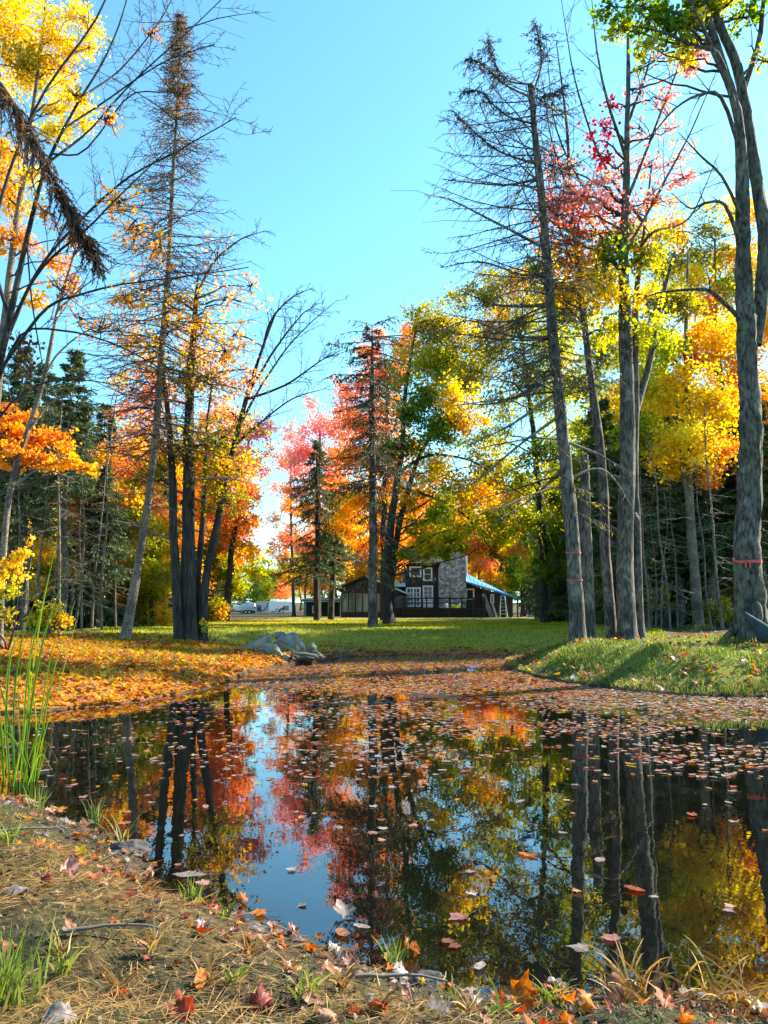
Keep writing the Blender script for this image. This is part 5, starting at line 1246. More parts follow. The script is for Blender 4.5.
rk('small half buried grey stone left of the rock pile', 247, 652, 15.5, 14, 8, 12, RK2, 18)
rk('small pale stone fallen in front of the round boulder of the rock pile', 285, 660, 14.7, 9, 6, 8, RK1, 21)
rk('small grey stone lying at the far left foot of the rock pile', 252, 658, 14.9, 9, 6, 8, RK1, 22)
rk('small pale stone on the right shoulder of the biggest mossy boulder', 311, 650, 15.3, 10, 8, 8, RK1, 23)
# near bank stones
def nstone(label, x, y, z, w, h, mat, seed, rz=0):
    c = G(x, y, z); k = c[1] / F; rock(label, c + np.array([0, 0, -.006]), (w * k, w * k * .7, h * k), mat, seed, rz, 0, 'stone', 'stone', sub=5)
nstone('dark mossy stone at the waterline on the near left bank', 128, 852, .03, 50, 22, RK3, 41)
nstone('small dark stone on the near bank in the middle of the dry needles', 100, 932, .14, 34, 16, RK3, 42, .3)
nstone('grey wet stone by the waterline near the red curled leaf', 424, 980, .03, 44, 18, RK3, 43)
nstone('dark wet stone half under the water at the near right', 655, 1012, .02, 70, 26, RK3, 44)
nstone('small grey pebble stone in the moss at the lower left', 30, 838, .1, 26, 14, RK2, 45)
# ================================================================== GRASS, REEDS, LEAVES
M_GRASS = leaf_mat('grass_blade', [(.05, .085, .02), (.10, .15, .03), (.17, .23, .04), (.26, .27, .07), (.32, .24, .11)], .45, .5)
M_LAWN = leaf_mat('lawn_blade', [(.12, .16, .015), (.27, .30, .025), (.42, .40, .045), (.48, .36, .08)], .5, .5)
M_STRAW = leaf_mat('dry_straw', [(.11, .06, .025), (.27, .145, .048), (.46, .28, .09), (.20, .10, .038)], .25, .6, .35)
M_REED = leaf_mat('reed_blade', [(.06, .12, .02), (.12, .22, .03), (.22, .30, .05)], .5, .4)
LITTER = {
    'orange': leaf_mat('litter_orange', [(.42, .09, .012), (.62, .18, .015), (.72, .32, .02), (.75, .46, .04)], .45, .55, .5, .8),
    'brown': leaf_mat('litter_brown', [(.12, .05, .025), (.24, .10, .05), (.36, .17, .08), (.42, .26, .16)], .3, .55, .5, .8),
    'red': leaf_mat('litter_red', [(.20, .03, .025), (.34, .06, .04), (.42, .12, .06)], .4, .5, .5, .8),
    'yellow': leaf_mat('litter_yellow', [(.60, .36, .03), (.75, .50, .04), (.70, .55, .12)], .45, .5, .5, .8),
    'pale': leaf_mat('litter_pale_sheen', [(.16, .14, .135), (.26, .235, .23), (.40, .36, .34)], .2, .45, .5, .8),  # pale leaves; sky sheen on the floating ones is in this colour
    'pink': leaf_mat('litter_pink', [(.26, .12, .10), (.38, .20, .17), (.48, .29, .25)], .3, .45, .5, .8),
}
LIT_NAMES = list(LITTER)

def blades(mb, p, h, w, mat=0, lean=.35, rnd=None):
    n = len(p); az = R.random(n) * 2 * math.pi; d = np.stack([np.cos(az), np.sin(az), 0 * az], 1); sd = np.stack([-np.sin(az), np.cos(az), 0 * az], 1)
    ln = (lean * (.3 + R.random(n)))[:, None]; h = np.broadcast_to(h, (n,))[:, None]; w = np.broadcast_to(w, (n,))[:, None]
    m1 = p + np.array([0, 0, 1.]) * h * .55 + d * h * ln * .35; t = p + np.array([0, 0, 1.]) * h * (1 - ln * .4) + d * h * ln
    v = np.stack([p - sd * w / 2, p + sd * w / 2, m1 + sd * w * .4, m1 - sd * w * .4, t], 1).reshape(-1, 3)
    b = np.arange(n)[:, None] * 5
    r = R.random(n) if rnd is None else rnd
    mb.add(v, b + np.array([[0, 1, 2, 3]]), mat, r)
    base = mb.n - len(v); mb.f.append((b + np.array([[3, 2, 4]]) + base, mat, r, False))

def scatter(n, x0, x1, y0, y1):
    return R.uniform(x0, x1, n), R.uniform(y0, y1, n)

# right bank and the strip of grass on top of it
mbg = MB()
x, y = scatter(150000, .8, 13, 8.6, 17.5); d = shore_dist(x, y)
k = (d > .06) & (R.random(len(x)) < np.clip(1.25 - (y - 9) * .06, .35, 1)) & ~((x < 2.2) & (y > 16)) & (x < y * .62 + 1.2)
x, y, d = x[k], y[k], d[k]; z = ground_h(x, y)
h = (.035 + .11 * R.random(len(x)) ** 2) * np.clip(.7 + 1.6 * vnoise(x * 2, y * 2, 8) + 1.0 * vnoise(x * 5, y * 5, 18), .3, 2.2) * np.where(d > 1.5, .65, 1)
blades(mbg, np.stack([x, y, z], 1), h, .010, 0, .8, np.clip(R.random(len(x)) * .7 + .35 * (vnoise(x * 1.3, y * 1.3, 77) + .4), 0, 1))
for bx_, by_, br_ in ((P(577, 612, 14.5)[0], 14.5, .22), (P(612, 612, 16)[0], 16, .18), (P(630, 612, 15.5)[0], 15.5, .34), (P(751, 612, 12.3)[0], 12.3, .42), (P(698, 612, 22)[0], 22, .25), (P(588, 612, 15.3)[0], 15.3, .2)):
    n_ = 900; a_ = R.random(n_) * 6.283; r_ = br_ * (.95 + .9 * R.random(n_) ** 2); xx, yy = bx_ + np.cos(a_) * r_, by_ + np.sin(a_) * r_
    blades(mbg, np.stack([xx, yy, ground_h(xx, yy)], 1), .05 + .16 * R.random(n_) ** 2, .010, 0, .7)
stuff(mbg.build('bank_grass', [M_GRASS]), 'rough green grass covering the steep right bank of the pond', 'grass')
# lawn
mbg = MB()
x, y = scatter(170000, -16, 13, 15.5, 44); d = shore_dist(x, y)
k = (d > .4) & (np.abs(x + 0) < y * .5 + 1) & (R.random(len(x)) < np.clip(1.3 - (y - 15) * .03, .3, 1)) & (x > -.36 * y) & (x < .33 * y + .5)
x, y = x[k], y[k]; z = ground_h(x, y)
blades(mbg, np.stack([x, y, z], 1), .035 + .035 * R.random(len(x)), .014 + .0004 * y, 0, .6, np.clip(R.random(len(x)) * .6 + .5 * (vnoise(x * .7, y * .35, 70) + .4), 0, 1))
stuff(mbg.build('lawn_grass', [M_LAWN]), 'mown green lawn grass between the pond and the cabin', 'grass')
# thin grass in the left leaf bank and behind the rocks
mbg = MB()
x, y = scatter(15000, -9, -.8, 8, 16.6); d = shore_dist(x, y)
k = (d > .25) & (vnoise(x * .9, y * .9, 61) > .02); x, y = x[k], y[k]
blades(mbg, np.stack([x, y, ground_h(x, y)], 1), .05 + .11 * R.random(len(x)), .009, 0, .7)
stuff(mbg.build('left_bank_grass', [M_LAWN]), 'thin grass poking through the fallen leaves on the left bank', 'grass')

# tufts of grass on the near bank: each a plant of its own
def tuft(label, x, y, z, n, hpx, mat=M_GRASS, spread=.014, lean=.7, group=None):
    c = G(x, y, z); c[2] = max(gz(c[0], c[1]), 0.0); k = c[1] / F
    m = MB(); p = c + R.normal(size=(n, 3)) * np.array([spread, spread, 0])
    m2 = MB()
    for q in p:
        az = R.random() * 6.3; L = hpx * k * (.5 + .7 * R.random()); w = wiggle(q, np.array([math.cos(az) * .35 * lean, math.sin(az) * .35 * lean, 1]), L, 7, .05, .16 * lean)
        sd = norm(np.cross(w[-1] - w[0], R.normal(size=3))); ww = np.array([.0025, .003, .003, .0027, .002, .0013, .0003])[:, None]
        v = np.concatenate([w - sd * ww, w + sd * ww]); m2.add(v, [[i, i + 1, 8 + i, 7 + i] for i in range(6)], 0, R.random())
    return tag(m2.build('grass_tuft', [mat], None, c), label, 'grass tuft', group)
tuft('bright green grass tuft in the lower left corner', 0, 1014, .15, 110, 62, spread=.035)
tuft('small grass tuft at the waterline below the reeds', 38, 806, .06, 22, 30)
tuft('thin arching grass tuft at the left waterline beside the dark trunk reflections', 122, 838, .05, 12, 42, lean=1.2)
tuft('short green tuft on the near bank by the pale floating leaf', 193, 896, .05, 40, 24)
tuft('leafy grass tuft at the edge of the water in the middle', 392, 948, .05, 30, 28)
tuft('low grass tuft at the water edge right of the middle', 550, 1012, .04, 30, 34, lean=1.2)
tuft('wispy pale grass tuft at the water edge at the lower right', 640, 1000, .03, 60, 60, M_STRAW, .05, 1.3)
tuft('broad bladed green tuft in the moss at the bottom centre', 305, 1002, .13, 16, 34, lean=1.2)
tuft('grass tuft at the bottom right corner', 735, 1010, .03, 50, 70, M_STRAW, .05, 1.4)
tuft('yellow green tuft on the near bank behind the reddish leaf', 95, 806, .07, 18, 24)
for lab, x, y, n_, h_ in [('small green grass tuft among the dry needles near the left edge', 62, 1000, 24, 40), ('little green grass tuft beside the large red leaf on edge', 235, 1000, 14, 26), ('green sprig of grass at the waterline left of the sky reflection', 225, 905, 14, 24),
                          ('thin green grass tuft at the water edge below the middle', 455, 985, 16, 30), ('green grass tuft by the rust red leaf at the water edge', 500, 1008, 14, 30), ('green tuft on the far left of the near bank beside the frosty leaf', 8, 860, 22, 34)]:
    tuft(lab, x, y, .1, n_, h_, spread=.008, lean=1.1)
for (x, y) in [(150, 960), (210, 985), (340, 985), (60, 965), (250, 940), (470, 1005), (180, 1015), (120, 1000), (380, 1005), (290, 960)]:
    tuft('sparse straw coloured grass wisp in the dry needles of the near bank', x, y, .14, 14, 34, M_STRAW, .008, 1.3, 'straw wisps on the near bank')

# cattail reeds on the left
def reeds(label, bx, by, spec, name='reed_clump'):
    c = G(bx, by, 0.0); t = thing(name, label, 'reeds', c)
    Yc = c[1]
    for pts, w in spec:
        m = MB(); q = curve([P(x, y, Yc + dy) for x, y, dy in pts], 14); q[0] = q[0] * np.array([1, 1, 0]) + np.array([0, 0, -.05])
        sd = norm(np.cross(q[-1] - q[0], np.array([R.normal() * .6, 1, 0]))); k = Yc / F
        ww = (interp([w * .45, w * .62, w * .6, w * .42, .1], 14) * k / 2)[:, None]; nn = norm(np.cross(sd, q[-1] - q[0])) * k * w * .22
        v = np.concatenate([q - sd * ww, q + nn, q + sd * ww])
        f = [[i, i + 1, 15 + i, 14 + i] for i in range(13)] + [[14 + i, 15 + i, 29 + i, 28 + i] for i in range(13)]
        m.add(v, f, 0, np.full(26, .2 + .7 * R.random()), True); m.build('blade', [M_REED], t, c)
    return t
B_ = []
for pts, w in [([(20, 772, 0), (30, 690, 0), (42, 610, -.1), (54, 552, -.1)], 3.4), ([(24, 775, 0), (32, 700, 0), (46, 630, 0), (68, 568, .1)], 4.0), ([(22, 770, .1), (26, 690, .1), (34, 640, .1), (48, 582, .1)], 3.0),
               ([(14, 770, 0), (14, 700, .1), (22, 640, .1), (36, 598, .1)], 3.0), ([(30, 775, 0), (40, 720, 0), (50, 660, 0), (66, 600, 0)], 3.0), ([(32, 776, 0), (42, 730, 0), (54, 670, .1), (75, 600, .1)], 2.8),
               ([(34, 776, 0), (44, 735, 0), (58, 690, .1), (76, 621, .1)], 2.4), ([(26, 780, 0), (28, 720, 0), (30, 660, -.1), (34, 620, -.1)], 3.2), ([(10, 782, 0), (6, 720, 0), (10, 660, 0), (19, 632, 0)], 4.5),
               ([(36, 785, 0), (42, 745, 0), (46, 710, 0), (56, 668, 0)], 2.5), ([(30, 785, .1), (36, 740, .1), (34, 700, .1), (28, 680, .1)], 3.0), ([(16, 790, 0), (12, 740, 0), (4, 700, 0), (-8, 660, 0)], 3.5),
               ([(28, 790, 0), (24, 760, -.1), (10, 735, -.1), (-6, 728, -.1)], 3.0), ([(22, 785, -.1), (32, 750, -.1), (46, 742, -.1), (58, 762, -.1)], 2.6), ([(26, 790, -.1), (40, 755, -.1), (52, 770, -.1)], 3),
               ([(12, 790, -.1), (20, 752, -.1), (22, 742, -.1), (30, 768, -.1)], 3.4), ([(34, 792, 0), (40, 770, 0), (44, 755, 0), (48, 744, 0)], 2.4), ([(4, 790, 0), (2, 740, 0), (-4, 690, 0), (-10, 640, 0)], 4),
               ([(18, 775, .1), (20, 730, .1), (18, 690, .1), (22, 662, .1)], 2.5), ([(24, 775, .1), (36, 735, .1), (46, 700, .1), (50, 676, .1)], 2.2)]:
    B_.append((pts, w))
reeds('clump of tall green cattail reeds standing in the water at the left edge', 22, 782, B_)

# ------------------------------------------------------------------ fallen leaves
OUT = []
for a, r in [(-90, .42), (-62, .44), (-48, .60), (-30, .52), (-14, .74), (2, .56), (20, .70), (34, .82), (46, .60), (60, .64), (76, .76), (90, 1.02)]: OUT.append((math.radians(a), r))
def maple_outline():
    pts = [(math.cos(a) * r * .5, math.sin(a) * r * .5) for a, r in OUT]; pts += [(-x, y) for x, y in pts[-2:0:-1]]
    return np.array(pts)
ML = maple_outline(); NL_ = len(ML)
def oval_outline():
    a = np.linspace(-math.pi / 2, 1.5 * math.pi, NL_, endpoint=False); r = 1 + .05 * np.sin(a * 9); return np.stack([np.cos(a) * .26 * r, np.sin(a) * .5 * r], 1)
OV = oval_outline()
def leaf_shape(seed, curl, oval=False):
    """outline + inner ring + centre, curled; unit length"""
    rs = np.random.default_rng(seed); o = (OV if oval else ML) * (1 + rs.normal(size=(NL_, 1)) * .04)
    pts = np.vstack([o, o * .55, [[0, -.05]]]); r2 = (pts ** 2).sum(1)
    z = curl * (r2 * 1.6) + rs.normal() * curl * .8 * pts[:, 0] * pts[:, 1] * 2 + rs.normal() * curl * .5 * pts[:, 1] ** 2 - abs(curl) * .25 * np.abs(pts[:, 0]) * 0 + .10 * np.abs(pts[:, 0]) * np.sign(curl + 1e-6)
    z[:NL_] += rs.normal(size=NL_) * abs(curl) * .14
    v = np.column_stack([pts, z])
    i = np.arange(NL_); j = (i + 1) % NL_
    q = np.stack([i, j, j + NL_, i + NL_], 1); t = np.stack([i + NL_, j + NL_, np.full(NL_, 2 * NL_)], 1)
    return v, q, t
def leaf_mesh(name, seed, curl, mat, oval=False, rnd=.5):
    v, q, t = leaf_shape(seed, curl, oval); m = MB(); m.add(v, q, 0, np.clip(rnd + .1 * R.normal(size=len(q)), 0, 1), True); base = m.n - len(v)
    m.f.append((t + base, 0, np.full(len(t), rnd), True))
    st = np.array([[0, -.05, .0], [0, -.3, v[0][2] * .5], [0, -.42, v[0][2] + .02], [.05, -.75, v[0][2] + .05]]); m.tube(st, [.006, .009, .012, .010], 4, 0, cap=False, rnd=np.full(12, .3))
    o = m.build(name, [mat]); me = o.data; bpy.data.objects.remove(o); return me
LMESH = {}
for nme in LIT_NAMES:
    LMESH[nme] = [leaf_mesh('leaf', 100 + 7 * k + len(nme), c, LITTER[nme], ov, (.05 + .12 * k if nme == 'orange' else .2 + .2 * k)) for k, (c, ov) in enumerate([(.35, False), (-.5, False), (.8, False), (.3, True), (-1.0, False)])]
LFLAT = {nme: [leaf_mesh('leaf', 300 + 7 * k + len(nme), c, LITTER[nme], ov, (.05 + .12 * k if nme == 'orange' else .2 + .2 * k)) for k, (c, ov) in enumerate([(.05, False), (-.08, False), (.10, True), (.12, False)])] for nme in LIT_NAMES}
def put_leaf(name, me, p, size, rot, label, group=None, sc=(1, 1, 1)):
    o = bpy.data.objects.new(name, me); COL.objects.link(o); o.location = tuple(p); o.rotation_euler = rot; o.scale = (size * sc[0], size * sc[1], size * sc[2])
    return tag(o, label, 'leaf', group)
# hand placed big ones
HAND = [  # label, x, y, z above ground, size px, material, mesh index, flat?, tilt
    ('large red maple leaf standing on edge at the bottom left of centre', 262, 1003, .02, 44, 'red', 1, 0, (1.1, .2, .4)),
    ('pale cream maple leaf lying at the waterline in the middle', 345, 912, .012, 40, 'pale', 0, 0, (.25, 0, .8)),
    ('big curled rust red leaf at the water edge right of the middle', 522, 998, .03, 50, 'orange', 2, 0, (.9, .3, .2)),
    ('big dusky pink leaf arching over the water at the lower right', 627, 980, .012, 52, 'pink', 1, 0, (.2, .1, 1.4)),
    ('yellow leaf at the water edge in the lower right corner', 741, 999, .02, 44, 'yellow', 1, 0, (.5, .5, 2.2)),
    ('large pale lilac leaf at the bottom left edge', 66, 1016, .02, 52, 'pale', 1, 0, (.4, .1, 1.2)),
    ('dark red and white leaf at the bottom edge left of centre', 184, 1014, .02, 40, 'red', 2, 0, (.7, -.3, .3)),
    ('white frosty leaf on the moss at the far left', 24, 887, .015, 34, 'pale', 1, 0, (.3, .2, 1.9)),
    ('small bright red leaf standing beside the white frosty leaf', 46, 882, .015, 20, 'red', 0, 0, (1.0, .1, 0)),
    ('rosy leaf lying beside the small bright red leaf', 70, 873, .012, 32, 'pink', 2, 0, (.4, .1, .9)),
    ('yellow leaf with an orange one below at the left bank', 80, 854, .02, 24, 'yellow', 0, 0, (.7, .3, .4)),
    ('small orange leaf just below the yellow leaf on the left bank', 84, 862, .02, 18, 'orange', 1, 0, (.9, .3, 1.4)),
    ('pair of red leaf lobes beside the dark mossy stone', 106, 872, .015, 18, 'red', 1, 0, (.8, .2, .4)),
    ('pale lavender leaf floating flat near the left shore', 188, 874, .004, 34, 'pale', 1, 1, (0, 0, 1.5)),
    ('orange leaf on the near bank below the blue sky reflection', 243, 897, .02, 22, 'orange', 1, 0, (.6, .4, .4)),
    ('grey blue curled leaf on the bank in the middle', 336, 946, .015, 28, 'pale', 4, 0, (.5, .2, .4)),
    ('brown leaf with a red corner behind the grassy tuft', 336, 966, .015, 34, 'pink', 4, 0, (.3, .3, 1.3)),
    ('red leaf cluster at the bottom right of centre', 382, 1003, .02, 34, 'red', 4, 0, (.8, .2, 2.0)),
    ('orange red leaf sticking up at the right bottom edge', 590, 1004, .02, 34, 'orange', 4, 0, (1.0, .1, .4)),
    ('small red leaf beside the orange red one at the right bottom edge', 608, 1008, .02, 24, 'red', 0, 0, (.9, .2, 1.0)),
    ('lilac grey frilled leaf at the bottom right of centre', 478, 1003, .015, 34, 'pale', 2, 0, (.3, .1, 1.6)),
    ('long grey dry leaf curled on the near bank by the stone', 404, 972, .02, 40, 'pale', 4, 0, (.6, .7, .2)),
    ('pink leaf floating beside a pale one in the dark trunk reflection', 612, 940, .004, 26, 'pink', 0, 1, (0, 0, .4)),
    ('pale leaf floating beside the pink one in the dark trunk reflection', 582, 948, .004, 30, 'pale', 1, 1, (0, 0, 1.3)),
    ('grey leaf floating at the right bottom beside the wispy grass', 694, 996, .006, 34, 'pale', 0, 1, (0, 0, 2.3)),
    ('grey violet leaf at the lower right corner', 762, 1008, .012, 40, 'pale', 3, 0, (.2, 0, .5)),
    ('tan leaf lying in the needles at the left of centre', 200, 980, .015, 26, 'orange', 3, 0, (.5, .4, .4)),
    ('salmon leaf lying in the needles at the left', 205, 932, .015, 26, 'red', 3, 0, (.3, .4, 2.4)),
    ('thin orange leaf floating in the middle of the dark water', 528, 856, .004, 20, 'orange', 2, 1, (0, 0, 1.2)),
    ('pale leaf floating left of the dark double trunk reflection', 460, 918, .004, 28, 'pink', 0, 1, (0, 0, 2.2)),
    ('pale grey curled leaf at the bottom edge right of the middle', 440, 1014, .02, 40, 'pale', 2, 0, (.5, .2, 2.8)),
    ('brown curled leaf at the bottom edge near the centre', 330, 1012, .02, 40, 'brown', 4, 0, (.5, .3, .8)),
    ('crumpled brown leaf by the water edge right of the grass tuft', 412, 950, .02, 34, 'brown', 2, 0, (.6, .1, 2.1)),
    ('faded rose leaf low on the bank between the tufts', 295, 965, .02, 30, 'pink', 4, 0, (.4, .3, 1.1)),
    ('dusky red leaf near the dry grass wisps at the lower left', 120, 990, .02, 30, 'red', 4, 0, (.4, .5, 2.6)),
    ('tan brown leaf on the needles at the left edge', 12, 945, .02, 36, 'brown', 1, 0, (.3, .2, 1.0)),
    ('pale leaf half sunk at the waterline right of the middle', 560, 985, .01, 36, 'pale', 0, 0, (.2, .1, 2.0)),
    ('orange brown leaf among the wispy grass at the lower right', 665, 1004, .02, 36, 'orange', 0, 0, (.5, .2, .7)),
]
for lab, x, y, dz, spx, mt, k, flat, rot in HAND:
    c = G(x, y, .0 if flat else .08)
    if not flat:
        for _ in range(4):
            h = max(0., gz(c[0], c[1])); c = G(x, y, h + dz)
    sz = spx * (.74 if not flat else .9) * np.linalg.norm(c - np.array([0, 0, 1.])) / F
    put_leaf('fallen_leaf' if not flat else 'floating_leaf', (LFLAT if flat else LMESH)[mt][k], np.array([c[0], c[1], (0 if flat else max(0., gz(c[0], c[1]))) + dz]), sz, (rot[0], rot[1], rot[2] + R.normal() * .2), lab)

# random leaves: on water
def pick(n, w):
    w = np.array(w, float); return R.choice(len(w), n, p=w / w.sum())
def water_leaves():
    out = []
    def zone(n, x0, x1, y0, y1, dens):
        x, y = scatter(n, x0, x1, y0, y1); k = (shore_dist(x, y) < -.02); x, y = x[k], y[k]; k = R.random(len(x)) < dens(x, y); out.append(np.stack([x[k], y[k]], 1))
    edge = lambda x, y: 9.4 + .0 * x - 1.7 * sstep(-.5, 2.5, x) + 1.2 * (vnoise(x * .8, y * .5, 50))
    zone(30000, -3.6, 5.5, 7, 19, lambda x, y: sstep(0, 1.6, y - edge(x, y)) * .95)
    zone(22000, -5, 7, 4.8, 11, lambda x, y: .03 + 1.0 * sstep(-2.0, 2.6, x * 1.0 + (y - 7) * .75) * np.clip(.45 + 3.4 * vnoise(x * .9, y * 1.3, 51) + 1.2 * vnoise(x * 3, y * 4, 52), .03, 1))
    zone(1700, -3.5, 4.5, 1.8, 6, lambda x, y: .10 + .40 * sstep(3.0, 6, y))
    zone(2600, -6, 1, 4.6, 9, lambda x, y: np.clip(.28 + 1.8 * vnoise(x * 1.1, y * 1.6, 53), .03, 1))
    zone(2600, -3.5, 5, 1.8, 11, lambda x, y: np.exp(-(shore_dist(x, y) / .25) ** 2))
    return np.concatenate(out)
W = water_leaves()
n = len(W); px_, py_, dep = project(np.column_stack([W, np.zeros(n)]))
size = (.035 + .045 * R.random(n)) * np.where(dep > 8, 1.2, 1)
vis = (px_ > -5) & (px_ < 773) & (py_ < 1030)
order = np.argsort(-(size / dep) * vis)
warm = (dep > 9) & (W[:, 0] < 2.5)
kind = np.where(warm, pick(n, [.24, .33, .08, .06, .09, .20]), pick(n, [.08, .28, .05, .02, .37, .20]))
NI = 230
for j in order[:NI]:
    nm = LIT_NAMES[kind[j]]
    side = 'left' if px_[j] < 300 else ('right' if px_[j] > 540 else 'middle')
    far = 'open dark water' if py_[j] < 850 else 'near water'
    col = {'orange': 'orange', 'brown': 'brown', 'red': 'red', 'yellow': 'yellow', 'pale': 'pale grey', 'pink': 'dull pink'}[nm]
    put_leaf('floating_leaf', LFLAT[nm][int(R.integers(0, 4))], (W[j, 0], W[j, 1], .003 + .004 * R.random()), size[j], (R.normal() * .06, R.normal() * .06, R.random() * 6.28),
             'small %s leaf floating on the %s, %s of pond' % (col, far, {'left': 'left side', 'right': 'right side', 'middle': 'middle'}[side]), 'leaves floating on the pond')
rest = order[NI:]
FLEAF = [leaf_shape(900 + k, .12 * (1 if k % 2 else -1), k == 3) for k in range(6)]
def leaf_cloud(mb, pos, size, kinds, tilt, lod=False):
    for k in range(6):
        for sh in range(6):
            s = np.nonzero(kinds == k)[0]; s = s[sh::6]
            if len(s) == 0: continue
            nn = len(s); rz = R.random(nn) * 6.283
            if lod:
                v = np.array([[0, -.45, 0], [.5, -.1, .08], [.22, .1, 0], [0, .55, .06], [-.22, .1, 0], [-.5, -.1, .1]]); v = v * (1 + .1 * R.normal(size=v.shape)); faces = [np.array([[0, 1, 2, 5]]), np.array([[5, 2, 3, 4]])]
            else:
                v, q, t = FLEAF[sh]; v = np.vstack([v[:NL_], v[-1:]]); i = np.arange(NL_); faces = [np.stack([i, (i + 1) % NL_, np.full(NL_, NL_)], 1)]
            vv = v[None] * size[s][:, None, None]
            c, sn = np.cos(rz)[:, None], np.sin(rz)[:, None]
            X = vv[..., 0] * c - vv[..., 1] * sn; Y = vv[..., 0] * sn + vv[..., 1] * c
            a, b = R.normal(size=(2, nn, 1)) * tilt
            Z = vv[..., 2] + X * a + Y * b
            allv = np.stack([X, Y, Z], -1) + pos[s][:, None, :]
            base = mb.n; mb.v.append(allv.reshape(-1, 3)); mb.n += allv.shape[0] * allv.shape[1]
            r = R.random(nn)
            for f in faces:
                ff = (np.arange(nn)[:, None, None] * len(v) + f[None]).reshape(-1, f.shape[1]) + base
                mb.f.append((ff, k, np.repeat(r, len(f)), False))
mbl = MB(); leaf_cloud(mbl, np.column_stack([W[rest], .002 + .006 * R.random(len(rest))]), size[rest], kind[rest], .05, lod=False)
stuff(mbl.build('floating_leaf_carpet', [LITTER[k] for k in LIT_NAMES]), 'carpet of red, orange and brown leaves floating on the far end of the pond', 'leaves')

# random leaves: on land
def land_leaves():
    out = []
    def zone(n, x0, x1, y0, y1, dens):
        x, y = scatter(n, x0, x1, y0, y1); k = (shore_dist(x, y) > .0); x, y = x[k], y[k]; k = R.random(len(x)) < dens(x, y); out.append(np.stack([x[k], y[k]], 1))
    zone(56000, -11, -.6, 7.4, 18.5, lambda x, y: np.clip(.75 + .8 * vnoise(x * 1.1, y * 1.1, 61 + 5), .15, 1) * (1 - sstep(15.6, 18.0, y + vnoise(x, y, 5) * 2)) * (1 - sstep(-2.2, -.9, x)))
    zone(14000, -1.5, 3.6, 14.5, 22, lambda x, y: 1 - sstep(1.5, 4.5, y - 15.5 + vnoise(x, y, 6) * 2.5))
    zone(9000, -14, 14, 15, 60, lambda x, y: .55 + 0 * x)
    zone(9000, .9, 9, 8.8, 15, lambda x, y: np.clip(.35 + 1.1 * vnoise(x * 2, y * 2, 12), .05, 1) * (.35 + .65 * (y < 12)))
    zone(9000, -2.6, 2.2, 1.0, 4.4, lambda x, y: np.exp(-(shore_dist(x, y) / .2) ** 2) * (.35 + .3 * (x > 0)) + .16 * (vnoise(x * 1.7, y * 1.7, 15) > .02) + .03)
    return np.concatenate(out)
W2 = land_leaves(); n = len(W2); Z2 = ground_h(W2[:, 0], W2[:, 1])
px2, py2, dep2 = project(np.column_stack([W2, Z2])); sz2 = (.035 + .055 * R.random(n) ** 1.5) * np.where(W2[:, 1] < 5, .72, 1.05)
near2 = W2[:, 1] < 5
kind2 = np.where(near2, pick(n, [.12, .54, .10, .02, .13, .09]), np.where(W2[:, 0] < -.5, pick(n, [.56, .14, .04, .24, .01, .01]), pick(n, [.15, .45, .15, .05, .12, .08])))
kind2 = np.where((W2[:, 1] > 14.5) & (W2[:, 0] > -1.2) & (W2[:, 0] < 3.6), pick(n, [.14, .50, .20, .04, .04, .08]), kind2)
vis2 = (px2 > -10) & (px2 < 778) & (py2 < 1040)
order2 = np.argsort(-(sz2 / dep2) * vis2); NI2 = 230
for j in order2[:NI2]:
    nm = LIT_NAMES[kind2[j]]; col = {'orange': 'orange', 'brown': 'brown', 'red': 'red', 'yellow': 'yellow', 'pale': 'pale grey', 'pink': 'dull pink'}[nm]
    side = 'left part' if px2[j] < 250 else ('right part' if px2[j] > 450 else 'middle')
    at = 'moss and needles' if py2[j] > 950 else 'damp edge'
    put_leaf('fallen_leaf', LMESH[nm][int(R.integers(0, 5))], (W2[j, 0], W2[j, 1], Z2[j] + .012), sz2[j], (R.normal() * .45, R.normal() * .45, R.random() * 6.28),
             'small %s leaf on the %s, %s of near bank' % (col, at, side), 'fallen leaves on the near bank')
rest2 = order2[NI2:]
mbl = MB(); leaf_cloud(mbl, np.column_stack([W2[rest2], Z2[rest2] + .012 + .012 * R.random(len(rest2)) + np.where((W2[rest2, 0] > .9) & (W2[rest2, 1] < 15), .06 * R.random(len(rest2)), np.where((W2[rest2, 0] < -.5) & (W2[rest2, 1] > 7), .035 * R.random(len(rest2)), 0))]), sz2[rest2] * np.where(W2[rest2, 1] > 17, 1.1, 1.15), kind2[rest2], .35, lod=True)
stuff(mbl.build('leaf_litter', [LITTER[k] for k in LIT_NAMES]), 'orange and yellow fallen leaves covering the left bank and scattered over the lawn', 'leaves')

# pine needles and straw on the near bank
mbn = MB()
x, y = scatter(80000, -2.6, 2.0, 1.0, 4.4); d = shore_dist(x, y); dens = np.clip(.36 + 2.0 * vnoise(x * 1.9, y * 2.4, 90), .03, 1); k = (d > .03) & (R.random(len(x)) < dens); x, y = x[k], y[k]
n = len(x); a = R.normal(size=n) * .9 + .3 + np.where(R.random(n) < .5, math.pi, 0); L = .03 + .08 * R.random(n)
p = np.column_stack([x, y, ground_h(x, y) + .003 + .014 * R.random(n)]); ax = np.column_stack([np.cos(a), np.sin(a), R.normal(size=n) * .16])
kites(mbn, p, ax, np.array([0, 0, 1.]) + R.normal(size=(n, 3)) * .3, L, .0022, 0, .1, rise=.5)
stuff(mbn.build('dry_needles', [M_STRAW]), 'dry tan pine needles and straw lying over the near bank', 'needles')
